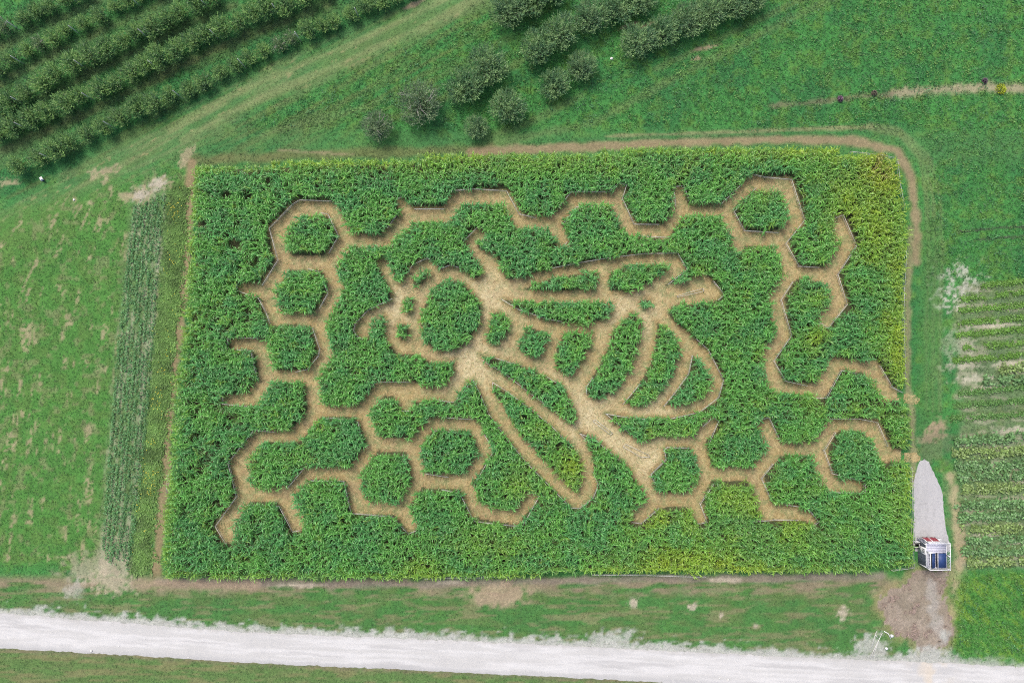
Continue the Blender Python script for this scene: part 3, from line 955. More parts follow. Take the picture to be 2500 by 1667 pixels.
STANDS = [   # a pixel inside it, label
    ((1300, 1330), 'corn surrounding the whole maze, from the outer edge to the path walls', 'field'),
    ((900, 800), 'corn between the bee and the honeycomb paths, wrapping round head and wings', 'field'),
    ((755, 575), 'hexagonal corn island inside the topmost honeycomb loop, west end', 'island'),
    ((732, 710), 'hexagonal corn island second from top in the western honeycomb column', 'island'),
    ((748, 1106), 'long S-shaped corn island low in the western honeycomb', 'island'),
    ((941, 1166), 'plain green hexagonal corn island next to the two-cell corn island', 'island'),
    ((1092, 1107), 'hexagonal corn island with dark gaps just west of the bee lower wing', 'island'),
    ((1862, 516), 'hexagonal corn island in the closed loop at the upper east corner', 'island'),
    ((1652, 1154), 'corn island with a notched corner beside the bee tail path', 'island'),
    ((1097, 771), 'large oval corn island forming the bee thorax', 'island'),
    ((1026, 682), 'small corn tuft, uppermost of three on the bee head', 'island'),
    ((996, 746), 'small slanting corn tuft, middle one of three on the bee head', 'island'),
    ((980, 810), 'small round corn tuft, lowest of three on the bee head', 'island'),
    ((1386, 691), 'narrow pointed corn wedge in the upper wing nearest the bee thorax', 'island'),
    ((1549, 678), 'blunt corn wedge at the outer end of the upper wing', 'island'),
    ((1381, 760), 'long tapering corn strip forming the second wing above the body', 'island'),
    ((1579, 739), 'tiny corn tuft alone in the clearing behind the upper wings', 'island'),
    ((1214, 802), 'narrow corn segment of the bee body beside the oval thorax', 'island'),
    ((1303, 835), 'small square corn segment of the bee body', 'island'),
    ((1396, 860), 'mid-sized corn segment of the bee body beside the square one', 'island'),
    ((1505, 877), 'longest curved corn band of the bee abdomen', 'island'),
    ((1607, 900), 'second curved corn band of the bee abdomen', 'island'),
    ((1693, 942), 'triangular corn tip segment at the end of the bee abdomen', 'island'),
    ((1312, 945), 'slender pointed corn strip of the lower wing beside the body', 'island'),
    ((1326, 1075), 'broad yellow-tipped corn strip of the outermost lower wing', 'island'),
]
main_ids = {}
for (u, v), text, kind in STANDS:
    w = P(u, v, 1.0)
    a, b = int((w[1] - GY0) / .2), int((w[0] - GX0) / .2)
    win = labels[max(0, a - 2):a + 3, max(0, b - 2):b + 3]
    win = win[win > 0]
    main_ids[int(np.bincount(win).argmax())] = (text, kind, w)
main = np.isin(lab, list(main_ids))
big = [kk for kk, vv in main_ids.items() if vv[0].startswith('corn surrounding')][0]
lab = np.where(main, lab, big)
TS, WS = (0, .30, .66, 1.0), (.6, 1.0, .72, 0)
KL = 9
for li, (text, kind, w) in main_ids.items():
    sel = np.nonzero(lab == li)[0]
    if not len(sel):
        continue
    V, Q, T_, CC = [], [], [], []
    off = 0
    a0 = rng.random(len(sel)) * math.pi * 2
    lean = rng.normal(0, .07, (len(sel), 2)) * (1 + 2.0 * thin[sel])[:, None]
    for k in range(KL):
        f = k / (KL - 1)
        zb = hgt[sel] * (.30 + .60 * f) - .05
        m = len(sel)
        az = a0 + math.pi * (k % 2) + rng.normal(0, .45, m)
        L = (.92 - .20 * f) * (1 + rng.normal(0, .15, m))
        W = (.098 - .016 * f) * (1 + rng.normal(0, .12, m))
        rise = .55 + .75 * f + rng.normal(0, .15, m)
        droop = rise * (.80 - .15 * f) + .18 + rng.normal(0, .10, m)
        side = rng.normal(0, .22, m)
        base = np.stack([CX[sel] + lean[:, 0] * zb, CY[sel] + lean[:, 1] * zb, zb], -1)
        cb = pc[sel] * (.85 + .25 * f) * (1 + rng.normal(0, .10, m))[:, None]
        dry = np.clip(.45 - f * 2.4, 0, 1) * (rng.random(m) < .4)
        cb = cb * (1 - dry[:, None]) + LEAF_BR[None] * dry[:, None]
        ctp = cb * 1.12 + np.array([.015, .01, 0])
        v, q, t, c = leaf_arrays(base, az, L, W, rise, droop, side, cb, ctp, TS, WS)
        V.append(v)
        CC.append(c)
        Q.append(q + off)
        T_.append(t + off)
        off += len(v)
    root = obj('corn_stand', None, loc=(float(w[0]), float(w[1]), 0))
    root.empty_display_size = .5
    tag(root, text, 'corn', 'stands of corn in the maze')
    o = np.array([w[0], w[1], 0])
    fo = obj('foliage', mesh_np('corn_foliage', np.concatenate(V) - o, [np.concatenate(Q), np.concatenate(T_)], M_CORN, np.concatenate(CC), smooth=True), root)
    fo['kind'] = 'stuff'
    # stalks
    ang = np.arange(3) * 2 * math.pi / 3
    sv = np.zeros((len(sel), 6, 3))
    for q_, (zz, rr) in enumerate(((0, .016), (.86, .008))):
        for a in range(3):
            sv[:, q_ * 3 + a, 0] = CX[sel] + lean[:, 0] * hgt[sel] * zz + rr * math.cos(ang[a])
            sv[:, q_ * 3 + a, 1] = CY[sel] + lean[:, 1] * hgt[sel] * zz + rr * math.sin(ang[a])
            sv[:, q_ * 3 + a, 2] = hgt[sel] * zz + .005
    so = (np.arange(len(sel)) * 6)[:, None]
    sq = np.concatenate([so + np.array([[a, (a + 1) % 3, 3 + (a + 1) % 3, 3 + a]]) for a in range(3)], 0)
    sc = np.tile(np.concatenate([np.tile(C(.26, .18, .075), (3, 1)), np.tile(C(.14, .19, .06), (3, 1))])[None], (len(sel), 1, 1))
    ks = obj('stalks', mesh_np('corn_stalks', sv.reshape(-1, 3) - o, sq, M_STALK, sc.reshape(-1, 3)), root)
    ks['kind'] = 'stuff'

# ------------------------------------------------------------------ orchard trees
def leaf_quads(base, dirn, L, W, col, colt):
    """flat pointed leaves: base (N,3), unit direction (N,3)"""
    N = len(base)
    r = rng.normal(0, .55, (N, 3)) + np.array([0, 0, 1.0])
    s = np.cross(dirn, r)
    s /= np.linalg.norm(s, axis=1, keepdims=True) + 1e-9
    mid = base + dirn * (L * .45)[:, None]
    v = np.stack([base, mid + s * (W * .5)[:, None], base + dirn * L[:, None], mid - s * (W * .5)[:, None]], 1)
    c = np.stack([col, col, colt, col], 1)
    f = (np.arange(N) * 4)[:, None] + np.array([[0, 1, 2, 3]])
    return v.reshape(-1, 3), f, c.reshape(-1, 3)


def unit(a):
    return a / (np.linalg.norm(a, axis=1, keepdims=True) + 1e-9)


def make_tree_meshes(seed, R, Ht, shoots, leaf_len, grey=0.0, bare=0.0, big=False):
    """trunk with limbs, and a crown of upright leafy shoots grouped on the limbs"""
    g = np.random.default_rng(seed)
    trunk = MB()
    trunk.tube([(0, 0, -.05), (.03, .02, .45), (.0, .05, .95)], [.10 * R / 1.4, .075 * R / 1.4, .06 * R / 1.4], 7)
    nl = 7 if not big else 11
    tips = []
    for k in range(nl):
        a = 2 * math.pi * (k + g.random() * .7) / nl
        rr = R * (.45 + .45 * g.random())
        zt = Ht * (.50 + .38 * g.random() * (1.1 - rr / R * .5))
        p1 = (rr * .45 * math.cos(a), rr * .45 * math.sin(a), .75 + (zt - .75) * .45)
        p2 = (rr * math.cos(a + .2), rr * math.sin(a + .2), zt)
        trunk.tube([(0, .03, .6 + .05 * k % .3), p1, p2], [.045, .032, .012], 5)
        tips.append(p1)
        tips.append(p2)
    tips.append((0, 0, Ht * .80))
    tips.append((.2 * R, -.1 * R, Ht * .72))
    tips = np.array(tips)
    # shoots
    ci = g.integers(0, len(tips), shoots)
    p = tips[ci] + g.normal(0, 1, (shoots, 3)) * np.array([.30 * R, .30 * R, .20 * Ht]) * .8
    rad = np.hypot(p[:, 0], p[:, 1])
    lim = R * (.82 + .25 * vnoise(np.arctan2(p[:, 1], p[:, 0]) * 1.6 + seed, p[:, 2] * .9, seed))
    p[:, :2] *= np.minimum(1, lim / (rad + 1e-6))[:, None]
    top = Ht * (1.0 - .50 * (np.hypot(p[:, 0], p[:, 1]) / R) ** 2.2)
    p[:, 2] = np.clip(p[:, 2], .40, top)
    out = np.stack([p[:, 0] / R, p[:, 1] / R, np.full(shoots, 1.15)], -1) + g.normal(0, .28, (shoots, 3))
    out = unit(out)
    ln = .36 + .42 * g.random(shoots)
    if big:
        ln *= 1.15
    nl_ = 9
    B, D, LL, WW, CA, CB = [], [], [], [], [], []
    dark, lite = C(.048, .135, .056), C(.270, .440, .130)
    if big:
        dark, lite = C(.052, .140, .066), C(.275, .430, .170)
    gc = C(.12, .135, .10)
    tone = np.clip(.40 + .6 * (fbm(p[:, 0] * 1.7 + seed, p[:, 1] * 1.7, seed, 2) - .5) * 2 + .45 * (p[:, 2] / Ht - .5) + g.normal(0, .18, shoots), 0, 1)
    for k in range(nl_):
        t = (k + .5) / nl_
        az = g.random(shoots) * 2 * math.pi
        d = unit(out * (.35 + .55 * t) + np.stack([np.cos(az), np.sin(az), g.normal(0, .3, shoots)], -1) * (.75 - .55 * t))
        B.append(p + out * (ln * t)[:, None])
        D.append(d)
        LL.append(leaf_len * (1.1 - .35 * t) * (1 + g.normal(0, .15, shoots)))
        WW.append(leaf_len * .42 * (1.1 - .3 * t) * np.ones(shoots))
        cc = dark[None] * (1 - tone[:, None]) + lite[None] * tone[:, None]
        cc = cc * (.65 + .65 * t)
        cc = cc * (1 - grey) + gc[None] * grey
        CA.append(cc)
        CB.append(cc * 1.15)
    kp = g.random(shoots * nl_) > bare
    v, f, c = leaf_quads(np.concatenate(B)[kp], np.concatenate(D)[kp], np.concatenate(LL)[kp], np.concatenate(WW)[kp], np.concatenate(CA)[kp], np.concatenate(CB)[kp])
    crown = mesh_np('crown', v, f, M_TREE, c)
    tm = trunk.mesh('trunk', M_BARK, True)
    dead = None
    if bare > .1 or grey > .3:
        db = MB()
        for k in range(7):
            a = g.random() * 6.28
            r0, r1 = R * .3 * g.random(), R * (.7 + .4 * g.random())
            z0, z1 = Ht * .6, Ht * (.85 + .2 * g.random())
            m = (.5 * (r0 + r1) * math.cos(a), .5 * (r0 + r1) * math.sin(a), (z0 + z1) / 2 + .1)
            db.tube([(r0 * math.cos(a), r0 * math.sin(a), z0), m, (r1 * math.cos(a + .25), r1 * math.sin(a + .25), z1)], [.03, .022, .010], 4)
            db.tube([m, (m[0] + .35 * math.cos(a + 1), m[1] + .35 * math.sin(a + 1), m[2] + .25)], [.018, .008], 4)
        dead = db.mesh('bare_branches', M_DEAD)
    return tm, crown, dead


ROWTREES = [make_tree_meshes(300 + k, 1.50, 2.9, 430, .20, grey=(0, 0, 0, .1, 0, .35)[k], bare=(0, 0, 0, .05, 0, .35)[k]) for k in range(6)]
BIGTREES = [make_tree_meshes(400 + k, 2.25, 3.5, 900, .215, grey=(0, .05, .45, .1)[k], bare=(0, 0, .25, 0)[k], big=True) for k in range(4)]


def place_tree(u, v, meshes, R0, rpx, label, group, zc=1.5, rz=None):
    sc = (rpx / 19.8) / R0
    w = P(u, v, zc * sc)
    root = obj('apple_tree', None, loc=(float(w[0]), float(w[1]), 0), rot=(0, 0, random.uniform(0, 6.28) if rz is None else rz),
               scale=(sc, sc, sc * random.uniform(.92, 1.08)))
    root.empty_display_size = .5
    tag(root, label, 'tree', group)
    tm, cr, dead = meshes
    obj('trunk', tm, root)
    c = obj('crown', cr, root)
    c['kind'] = 'stuff'
    if dead is not None:
        obj('bare_branches', dead, root)
    return root


ORD = ['first', 'second', 'third', 'fourth', 'fifth', 'sixth', 'seventh', 'eighth', 'ninth', 'tenth', 'eleventh', 'twelfth', 'thirteenth', 'fourteenth', 'fifteenth',
       'sixteenth', 'seventeenth', 'eighteenth', 'nineteenth', 'twentieth', 'twenty-first', 'twenty-second', 'twenty-third', 'twenty-fourth', 'twenty-fifth', 'twenty-sixth']
ROWNAME = ['top corner', 'second from top', 'middle', 'fourth', 'lowest']
POSTS = []
for ri, r in enumerate(ORCH_ROWS):
    L = np.array(r, float)
    d = np.concatenate([[0], np.cumsum(np.hypot(*np.diff(L, axis=0).T))])
    pos, n = 14.0 if ri == 4 else random.uniform(0, 25), 0
    while pos < d[-1]:
        u, v = np.interp(pos, d, L[:, 0]), np.interp(pos, d, L[:, 1])
        small = ri in (0, 1) or (ri == 4 and u > 420)
        if u > -32 and v > -32:
            k = random.choice([0, 1, 2, 4, 3])
            if (ri in (0, 1) and random.random() < .25) or (ri == 4 and 650 < u < 740):
                k = 5
            rp = random.uniform(22, 29) * (.80 if small else .98)
            what = 'greyish half-bare apple tree' if k == 5 else 'bushy apple tree'
            place_tree(u + random.uniform(-4, 4), v + random.uniform(-4, 4), ROWTREES[k], 1.5, rp,
                       '%s, %s along the %s orchard row' % (what, ORD[n], ROWNAME[ri]), 'apple trees in the orchard rows')
            n += 1
            if n % 4 == 2:
                POSTS.append((u + 12, v - 6, ri))
        pos += random.uniform(38, 50) * (.92 if small else 1.0)

MIDDLE = [
    (921, 309, 40, 2, 'small greyish half-bare apple tree just above the corn, alone at the row end'),
    (1026, 255, 56, 2, 'grey-green apple tree between the small half-bare tree and the double crown'),
    (1136, 212, 50, 0, 'dark apple tree, lower half of the double crown above the corn'),
    (1192, 160, 52, 1, 'dark apple tree, upper half of the double crown above the corn'),
    (1164, 312, 33, 3, 'small round apple tree nearest the corn edge'),
    (1240, 266, 47, 1, 'round apple tree beside the small round one near the corn'),
    (1353, 206, 42, 0, 'apple tree, lower of the pair standing alone in the grass'),
    (1419, 164, 40, 3, 'apple tree, upper of the pair standing alone in the grass'),
    (1312, 118, 48, 0, 'apple tree at the lower end of the long middle row'),
    (1372, 80, 48, 1, 'second apple tree of the long middle row, above its end tree'),
    (1442, 44, 46, 3, 'third apple tree of the long middle row'),
    (1505, 20, 46, 0, 'fourth apple tree of the long middle row'),
    (1565, 4, 42, 1, 'apple tree of the long middle row cut by the upper frame edge'),
    (1240, 22, 50, 3, 'apple tree at the end of the short row next to the track'),
    (1296, 2, 46, 0, 'second apple tree of the short row next to the track'),
    (1345, -22, 44, 1, 'third apple tree of the short row next to the track, mostly out of frame'),
    (1559, 104, 47, 1, 'apple tree at the lower end of the row beside the open meadow'),
    (1617, 78, 45, 0, 'second apple tree of the row beside the open meadow'),
    (1679, 50, 47, 3, 'third apple tree of the row beside the open meadow'),
    (1736, 28, 46, 1, 'fourth apple tree of the row beside the open meadow'),
    (1789, 12, 44, 0, 'fifth apple tree of the row beside the open meadow'),
    (1832, -4, 42, 3, 'last visible apple tree of the row beside the open meadow'),
]
for u, v, rp, k, text in MIDDLE:
    place_tree(u, v, BIGTREES[k], 2.25, rp * .86, text, 'apple trees between the track and the corn', 1.7)

# support posts in the orchard rows
for n, (u, v, ri) in enumerate(POSTS):
    w = P(u, v, 2.4)
    o = MB().tube([(0, 0, 0), (0, 0, 3.3)], [.045, .04], 8).build('orchard_post', M_RAIL)
    o.location = (float(w[0]), float(w[1]), 0)
    k = sum(1 for q in POSTS[:n] if q[2] == ri)
    tag(o, 'pale wooden support post, %s along the %s orchard row' % (ORD[k], ROWNAME[ri]), 'post', 'orchard support posts')

# ------------------------------------------------------------------ fences along the path walls
FENCES = [
    ([(640, 696), (678, 635), (657, 557), (716, 497), (732, 488), (808, 491)], 'outer side of the topmost western honeycomb loop'),
    ([(783, 520), (800, 522), (826, 576), (803, 617)], 'east side of the topmost western hexagonal corn island'),
    ([(752, 656), (778, 663), (800, 716), (780, 752)], 'east side of the second western hexagonal corn island'),
    ([(579, 691), (576, 709), (630, 727), (650, 765), (658, 788)], 'upper western dead end and bend below'),
    ([(974, 517), (946, 556)], 'slanting wall below the first upper dead end'),
    ([(966, 487), (984, 479)], 'end of the first short dead end off the upper path'),
    ([(553, 849), (556, 828), (563, 824), (632, 826)], 'end and upper side of the second western dead end'),
    ([(579, 854), (612, 856), (627, 925)], 'inner side of the bent second western dead end'),
    ([(543, 966), (542, 986), (627, 995)], 'end and lower side of the third western dead end'),
    ([(762, 800), (780, 851), (777, 869), (749, 902), (721, 908)], 'east side of the third western honeycomb cell'),
    ([(670, 1055), (619, 1050), (556, 1130), (577, 1212), (525, 1285), (550, 1326)], 'long western wall of the lowest honeycomb path'),
    ([(788, 1024), (813, 1020), (874, 1030), (882, 1073)], 'upper edge of the S-shaped corn island'),
    ([(897, 953), (918, 933), (1000, 932)], 'upper side of the path leading from honeycomb to bee'),
    ([(604, 1233), (681, 1236), (714, 1298), (732, 1295)], 'lower path and the short dead end at the south-west'),
    ([(742, 1143), (701, 1192)], 'short slanting lower end of the S-shaped island'),
    ([(757, 1173), (839, 1175), (857, 1253), (956, 1261), (997, 1303), (1015, 1296)], 'stepped lower wall below the plain green hexagon'),
    ([(982, 1110), (994, 1148)], 'short east side of the plain green hexagonal island'),
    ([(1012, 510), (1084, 510)], 'straight upper wall after the first dead end'),
    ([(1104, 466), (1155, 461), (1237, 466), (1267, 522), (1308, 532)], 'first raised bend of the upper path'),
    ([(1364, 507), (1395, 468), (1487, 468), (1512, 446), (1530, 452), (1520, 484), (1548, 547), (1609, 548)], 'second raised upper bend and its dead end'),
    ([(1377, 543), (1408, 505), (1448, 502)], 'lower inner corner of the second raised bend'),
    ([(1385, 590), (1377, 600)], 'end of the downward dead end below the upper path'),
    ([(1131, 590), (1170, 550), (1191, 570)], 'hooked end of the upper antenna'),
    ([(997, 663), (1007, 646), (1043, 630), (1063, 640), (1076, 655)], 'curved outer wall above the bee head'),
    ([(1078, 655), (1101, 646), (1119, 653)], 'short curved wall above the bee thorax'),
    ([(957, 729), (898, 757), (867, 790), (863, 808), (874, 823), (885, 827)], 'western feeler of the bee head'),
    ([(1346, 655), (1410, 642), (1482, 630), (1573, 619), (1655, 618), (1678, 658), (1632, 694)], 'whole upper edge and tip of the upper wing'),
    ([(1224, 730), (1265, 755), (1334, 778), (1372, 785)], 'lower edge of the long second wing strip'),
    ([(1650, 502), (1645, 456), (1670, 453), (1683, 489), (1762, 497), (1813, 448)], 'third upper dead end and wall beyond'),
    ([(1846, 459), (1793, 517), (1818, 563), (1900, 568)], 'western and lower sides of the upper east hexagonal island'),
    ([(1836, 425), (1872, 433), (1933, 438), (1965, 538), (1920, 594), (1951, 650), (2000, 653)], 'outer wall of the upper east closed loop'),
    ([(1678, 530), (1755, 531), (1762, 540)], 'short lower wall west of the upper east loop'),
    ([(1556, 576), (1640, 580)], 'lowest straight wall of the upper path'),
    ([(1742, 686), (1769, 719), (1755, 732)], 'blunt end of the clearing behind the wings'),
    ([(1936, 688), (1908, 732), (1933, 820), (1890, 881), (1918, 930), (1971, 942)], 'zigzag inner wall of the eastern path'),
    ([(2041, 532), (2059, 525), (2092, 600), (2046, 671), (2069, 743), (2023, 801), (1997, 784)], 'outer wall of the easternmost zigzag with two dead ends'),
    ([(1967, 970), (2018, 972), (2056, 904), (2092, 912)], 'inner corner below the upper exit path'),
    ([(2150, 894), (2179, 945), (2204, 958)], 'outer side of the upper exit path'),
    ([(1860, 1024), (1878, 1019), (1906, 1077)], 'upward dead end near the lower exit path'),
    ([(2028, 1023), (2094, 1022), (2143, 1031), (2168, 1089)], 'upper bend of the lower exit path'),
    ([(2041, 1056), (2013, 1099), (2033, 1156), (2112, 1176), (2113, 1204), (2026, 1202)], 'blunt eastern dead end below the lower exit path'),
    ([(1888, 1133), (1860, 1168), (1885, 1224)], 'western point between the two south-eastern dead ends'),
    ([(1918, 1232), (1972, 1240), (2000, 1274), (1985, 1284)], 'rounded end of the lowest south-eastern dead end'),
    ([(1837, 1274), (1893, 1269), (1949, 1270)], 'lower side of the lowest south-eastern dead end'),
    ([(1701, 828), (1729, 853), (1767, 927), (1755, 970), (1709, 1006), (1635, 1023), (1553, 1023), (1479, 1010), (1535, 1057)], 'rounded outer wall of the bee abdomen'),
    ([(1448, 922), (1431, 945), (1433, 963)], 'foot of the longest abdomen band'),
    ([(1691, 868), (1681, 914), (1647, 960), (1622, 991)], 'curved inner edge of the triangular abdomen tip'),
    ([(1563, 937), (1522, 986)], 'lower edge of the second abdomen band'),
    ([(1716, 1041), (1742, 1019), (1755, 1028), (1732, 1082)], 'short dead end just below the abdomen tip'),
    ([(1683, 1094), (1630, 1092), (1622, 1098), (1627, 1122), (1590, 1158), (1599, 1179)], 'notched corner of the corn island by the tail path'),
    ([(1742, 1184), (1710, 1230), (1727, 1275), (1705, 1279)], 'dead end under the notched corn island'),
    ([(1609, 1241), (1566, 1278), (1543, 1275)], 'slanting dead end pointing south-west from the tail path'),
    ([(1193, 1010), (1232, 1064), (1283, 1127), (1354, 1199), (1395, 1240), (1415, 1241), (1448, 1217), (1461, 1184), (1448, 1153)], 'long outer wall and tip of the outermost lower wing'),
    ([(1439, 1082), (1416, 1059), (1451, 1071), (1520, 1130)], 'pointed corn corner between lower wing and tail path'),
    ([(1119, 1056), (1063, 1051), (1024, 1105)], 'upper western sides of the gappy hexagonal island'),
    ([(1038, 1156), (1094, 1165)], 'lower side of the gappy hexagonal island'),
    ([(1181, 1059), (1206, 1099), (1155, 1189)], 'eastern point of the loop beside the lower wing'),
    ([(1079, 1019), (1155, 1024)], 'upper wall of the loop beside the lower wing'),
    ([(1078, 1195), (1122, 1204), (1158, 1273), (1275, 1286), (1316, 1212), (1303, 1202)], 'hooked dead end below the lower wing'),
    ([(1206, 873), (1275, 894)], 'upper edge of the slender lower wing strip'),
    ([(1334, 919), (1372, 942), (1400, 1006)], 'outer end of the slender lower wing strip'),
    ([(1176, 879), (1232, 912), (1298, 963), (1397, 1034)], 'lower edge of the slender lower wing strip'),
    ([(1204, 958), (1202, 933), (1237, 955), (1308, 1009), (1346, 1039), (1385, 1080)], 'upper edge of the outermost lower wing strip'),
    ([(1065, 977), (1109, 982), (1155, 927), (1175, 968), (1191, 1006)], 'pointed corn corner under the bee leg'),
    ([(977, 1003), (1002, 1004)], 'little notch below the path from honeycomb to bee'),
    ([(1447, 1027), (1490, 1061), (1495, 1057), (1453, 1024), (1447, 1027)], 'narrow closed strip, upper one in the tail path'),
    ([(1521, 1090), (1566, 1116), (1586, 1115), (1583, 1110), (1528, 1084), (1521, 1090)], 'narrow closed strip, lower one in the tail path'),
    ([(1653, 722), (1717, 704), (1718, 711), (1655, 725), (1653, 722)], 'narrow closed strip in the clearing behind the wings'),
    ([(2192, 394), (2199, 450), (2209, 508)], 'north end of the eastern field edge beside the yellowed corn'),
    ([(2214, 612), (2209, 700), (2207, 760), (2211, 930)], 'middle of the eastern field edge'),
    ([(2226, 1140), (2229, 1270), (2232, 1386), (2180, 1393)], 'south-east corner of the field beside the shed'),
    ([(2078, 370), (2110, 374), (2150, 378), (2184, 385)], 'north-east corner of the field edge above the yellowed corn'),
    ([(1037, 1413), (1242, 1408)], 'southern field edge, shorter run'),
    ([(1446, 1403), (1580, 1404), (1723, 1409)], 'southern field edge, longer run'),
    ([(410, 1160), (405, 1205)], 'western field edge, a short run'),
]
post_me = MB().tube([(0, 0, -.02), (0, 0, 1.08)], [.026, .022], 6).mesh('fence_post', M_POST)
for pts, where in FENCES:
    closed = 'closed strip' in where
    zr = .35 if closed else .95
    W = [P(u, v, zr) for u, v in pts]
    c = np.mean(W, 0)
    root = obj('rail_fence', None, loc=(float(c[0]), float(c[1]), 0))
    root.empty_display_size = .4
    lead = 'low white rail frame round the ' if closed else 'pale rail fence along the '
    tag(root, (lead + where).replace('the end of', 'end of'), 'fence', 'rail fences in the corn maze')
    for a, b in zip(W[:-1], W[1:]):
        sag = random.uniform(-.05, .05)
        p0, p1 = Vector((a[0] - c[0], a[1] - c[1], zr + sag)), Vector((b[0] - c[0], b[1] - c[1], zr - sag))
        m = MB().beam(p0, p1, .038, .05)
        m.build('rail', M_RAIL, root)
        if not closed:
            MB().beam(p0 - Vector((0, 0, .45)), p1 - Vector((0, 0, .45)), .02, .03).build('wire', M_POST, root)
        n = max(1, int((p1 - p0).length / 2.2))
        for k in range(n):
            p = p0.lerp(p1, k / n)
            obj('post', post_me, root, loc=(p.x, p.y, 0), scale=(1, 1, (zr + .06) / 1.08))
    p = Vector((W[-1][0] - c[0], W[-1][1] - c[1], 0))
    obj('post', post_me, root, loc=p, scale=(1, 1, (zr + .06) / 1.08))

# ------------------------------------------------------------------ loose straw on the paths
def strew(n, want):
    xs, ys = [], []
    tot = 0
    while tot < n:
        x = GX0 + rng.random(n * 3) * GW * RES
        y = GY0 + rng.random(n * 3) * GH * RES
        j, i = cell(x, y)
        k = path[j, i] & inside[j, i] & (rng.random(n * 3) < want)
        xs.append(x[k])
        ys.append(y[k])
        tot += k.sum()
    return np.concatenate(xs)[:n], np.concatenate(ys)[:n]


x, y = strew(26000, 1.0)
n = len(x)
a = fbm(x / 2.5, y / 2.5, 201, 2) * 9 + rng.normal(0, .5, n)
L = .18 + .35 * rng.random(n) ** 2
d = np.stack([np.cos(a), np.sin(a)], -1)
s = np.stack([-d[:, 1], d[:, 0]], -1) * (.008 + .012 * rng.random(n))[:, None]
z = .012 + .03 * rng.random(n)
p = np.stack([x, y], -1)
vv = np.stack([np.c_[p - d * L[:, None] / 2 - s, z], np.c_[p + d * L[:, None] / 2 - s, z + .01], np.c_[p + d * L[:, None] / 2 + s, z + .01], np.c_[p - d * L[:, None] / 2 + s, z]], 1)
cc = C(.40, .32, .16)[None] * (1 + rng.normal(0, .22, n))[:, None]
gsel = rng.random(n) < .22
cc[gsel] = C(.10, .17, .05)
dsel = rng.random(n) < .2
cc[dsel] = C(.20, .135, .065)
o = obj('straw', mesh_np('straw', vv.reshape(-1, 3), np.arange(4 * n).reshape(-1, 4), M_STRAW, np.repeat(cc, 4, 0)))
tag(o, 'dry cut straw scattered over the maze paths', 'straw', kind='stuff')

# ------------------------------------------------------------------ grass and weeds
def tufts(x, y, size, col, blades=3, spread=.9):
    n = len(x)
    V, Cc = [], []
    for b in range(blades):
        az = rng.random(n) * 2 * math.pi
        L = size * (.7 + .6 * rng.random(n))
        wv = np.stack([-np.sin(az), np.cos(az), np.zeros(n)], -1) * (L * .22)[:, None]
        base = np.stack([x + rng.normal(0, .3, n) * size, y + rng.normal(0, .3, n) * size, np.zeros(n) + .002], -1)
        tip = base + np.stack([np.cos(az) * L * spread, np.sin(az) * L * spread, L * (.35 + .5 * rng.random(n))], -1)
        V.append(np.stack([base - wv, base + wv, tip], 1))
        c = col * (1 + rng.normal(0, .16, n))[:, None]
        Cc.append(np.stack([c * .85, c * .85, c * 1.2], 1))
    V = np.stack(V, 1).reshape(-1, 3)
    Cc = np.stack(Cc, 1).reshape(-1, 3)
    return V, np.arange(len(V)).reshape(-1, 3), np.clip(Cc, 0, 1)


n = 190000
x = -66 + rng.random(n) * 132
y = -44 + rng.random(n) * 90
u, v = to_px(x, y)
j, i = cell(x, y)
free = ~((x > GX0) & (x < GX0 + GW * RES) & (y > GY0) & (y < GY0 + GH * RES) & inside[j, i])
free &= (u > -60) & (u < 2560) & (v > -60) & (v < 1730)
on_road = in_poly(u, v, np.array(ROAD_TOP + ROAD_BOT[::-1])) | in_poly(u, v, np.array(pad_l + pad_r[::-1]))
free &= ~on_road
x, y, u, v = x[free], y[free], u[free], v[free]
gc = ground_colour(u, v)
green = gc[:, 1] / (gc[:, 0] + 1e-6)
k = rng.random(len(x)) < sstep(.85, 1.6, green)
x, y, u, v, gc = x[k], y[k], u[k], v[k], gc[k]
lu = lushness(u, v)
size = (.07 + .17 * lu) * (.7 + .6 * rng.random(len(x)))
gc = gc * np.array([1.05, 1.12, 1.0]) * (1 + .35 * (fbm(u / 6, v / 6, 211, 2) - .5) * 2)[:, None]
V, Fc, Cc = tufts(x, y, size, gc, 3)
o = obj('grass', mesh_np('grass', V, Fc, M_GRASS, Cc))
tag(o, 'short and meadow grass covering the ground round the maze', 'grass', kind='stuff')

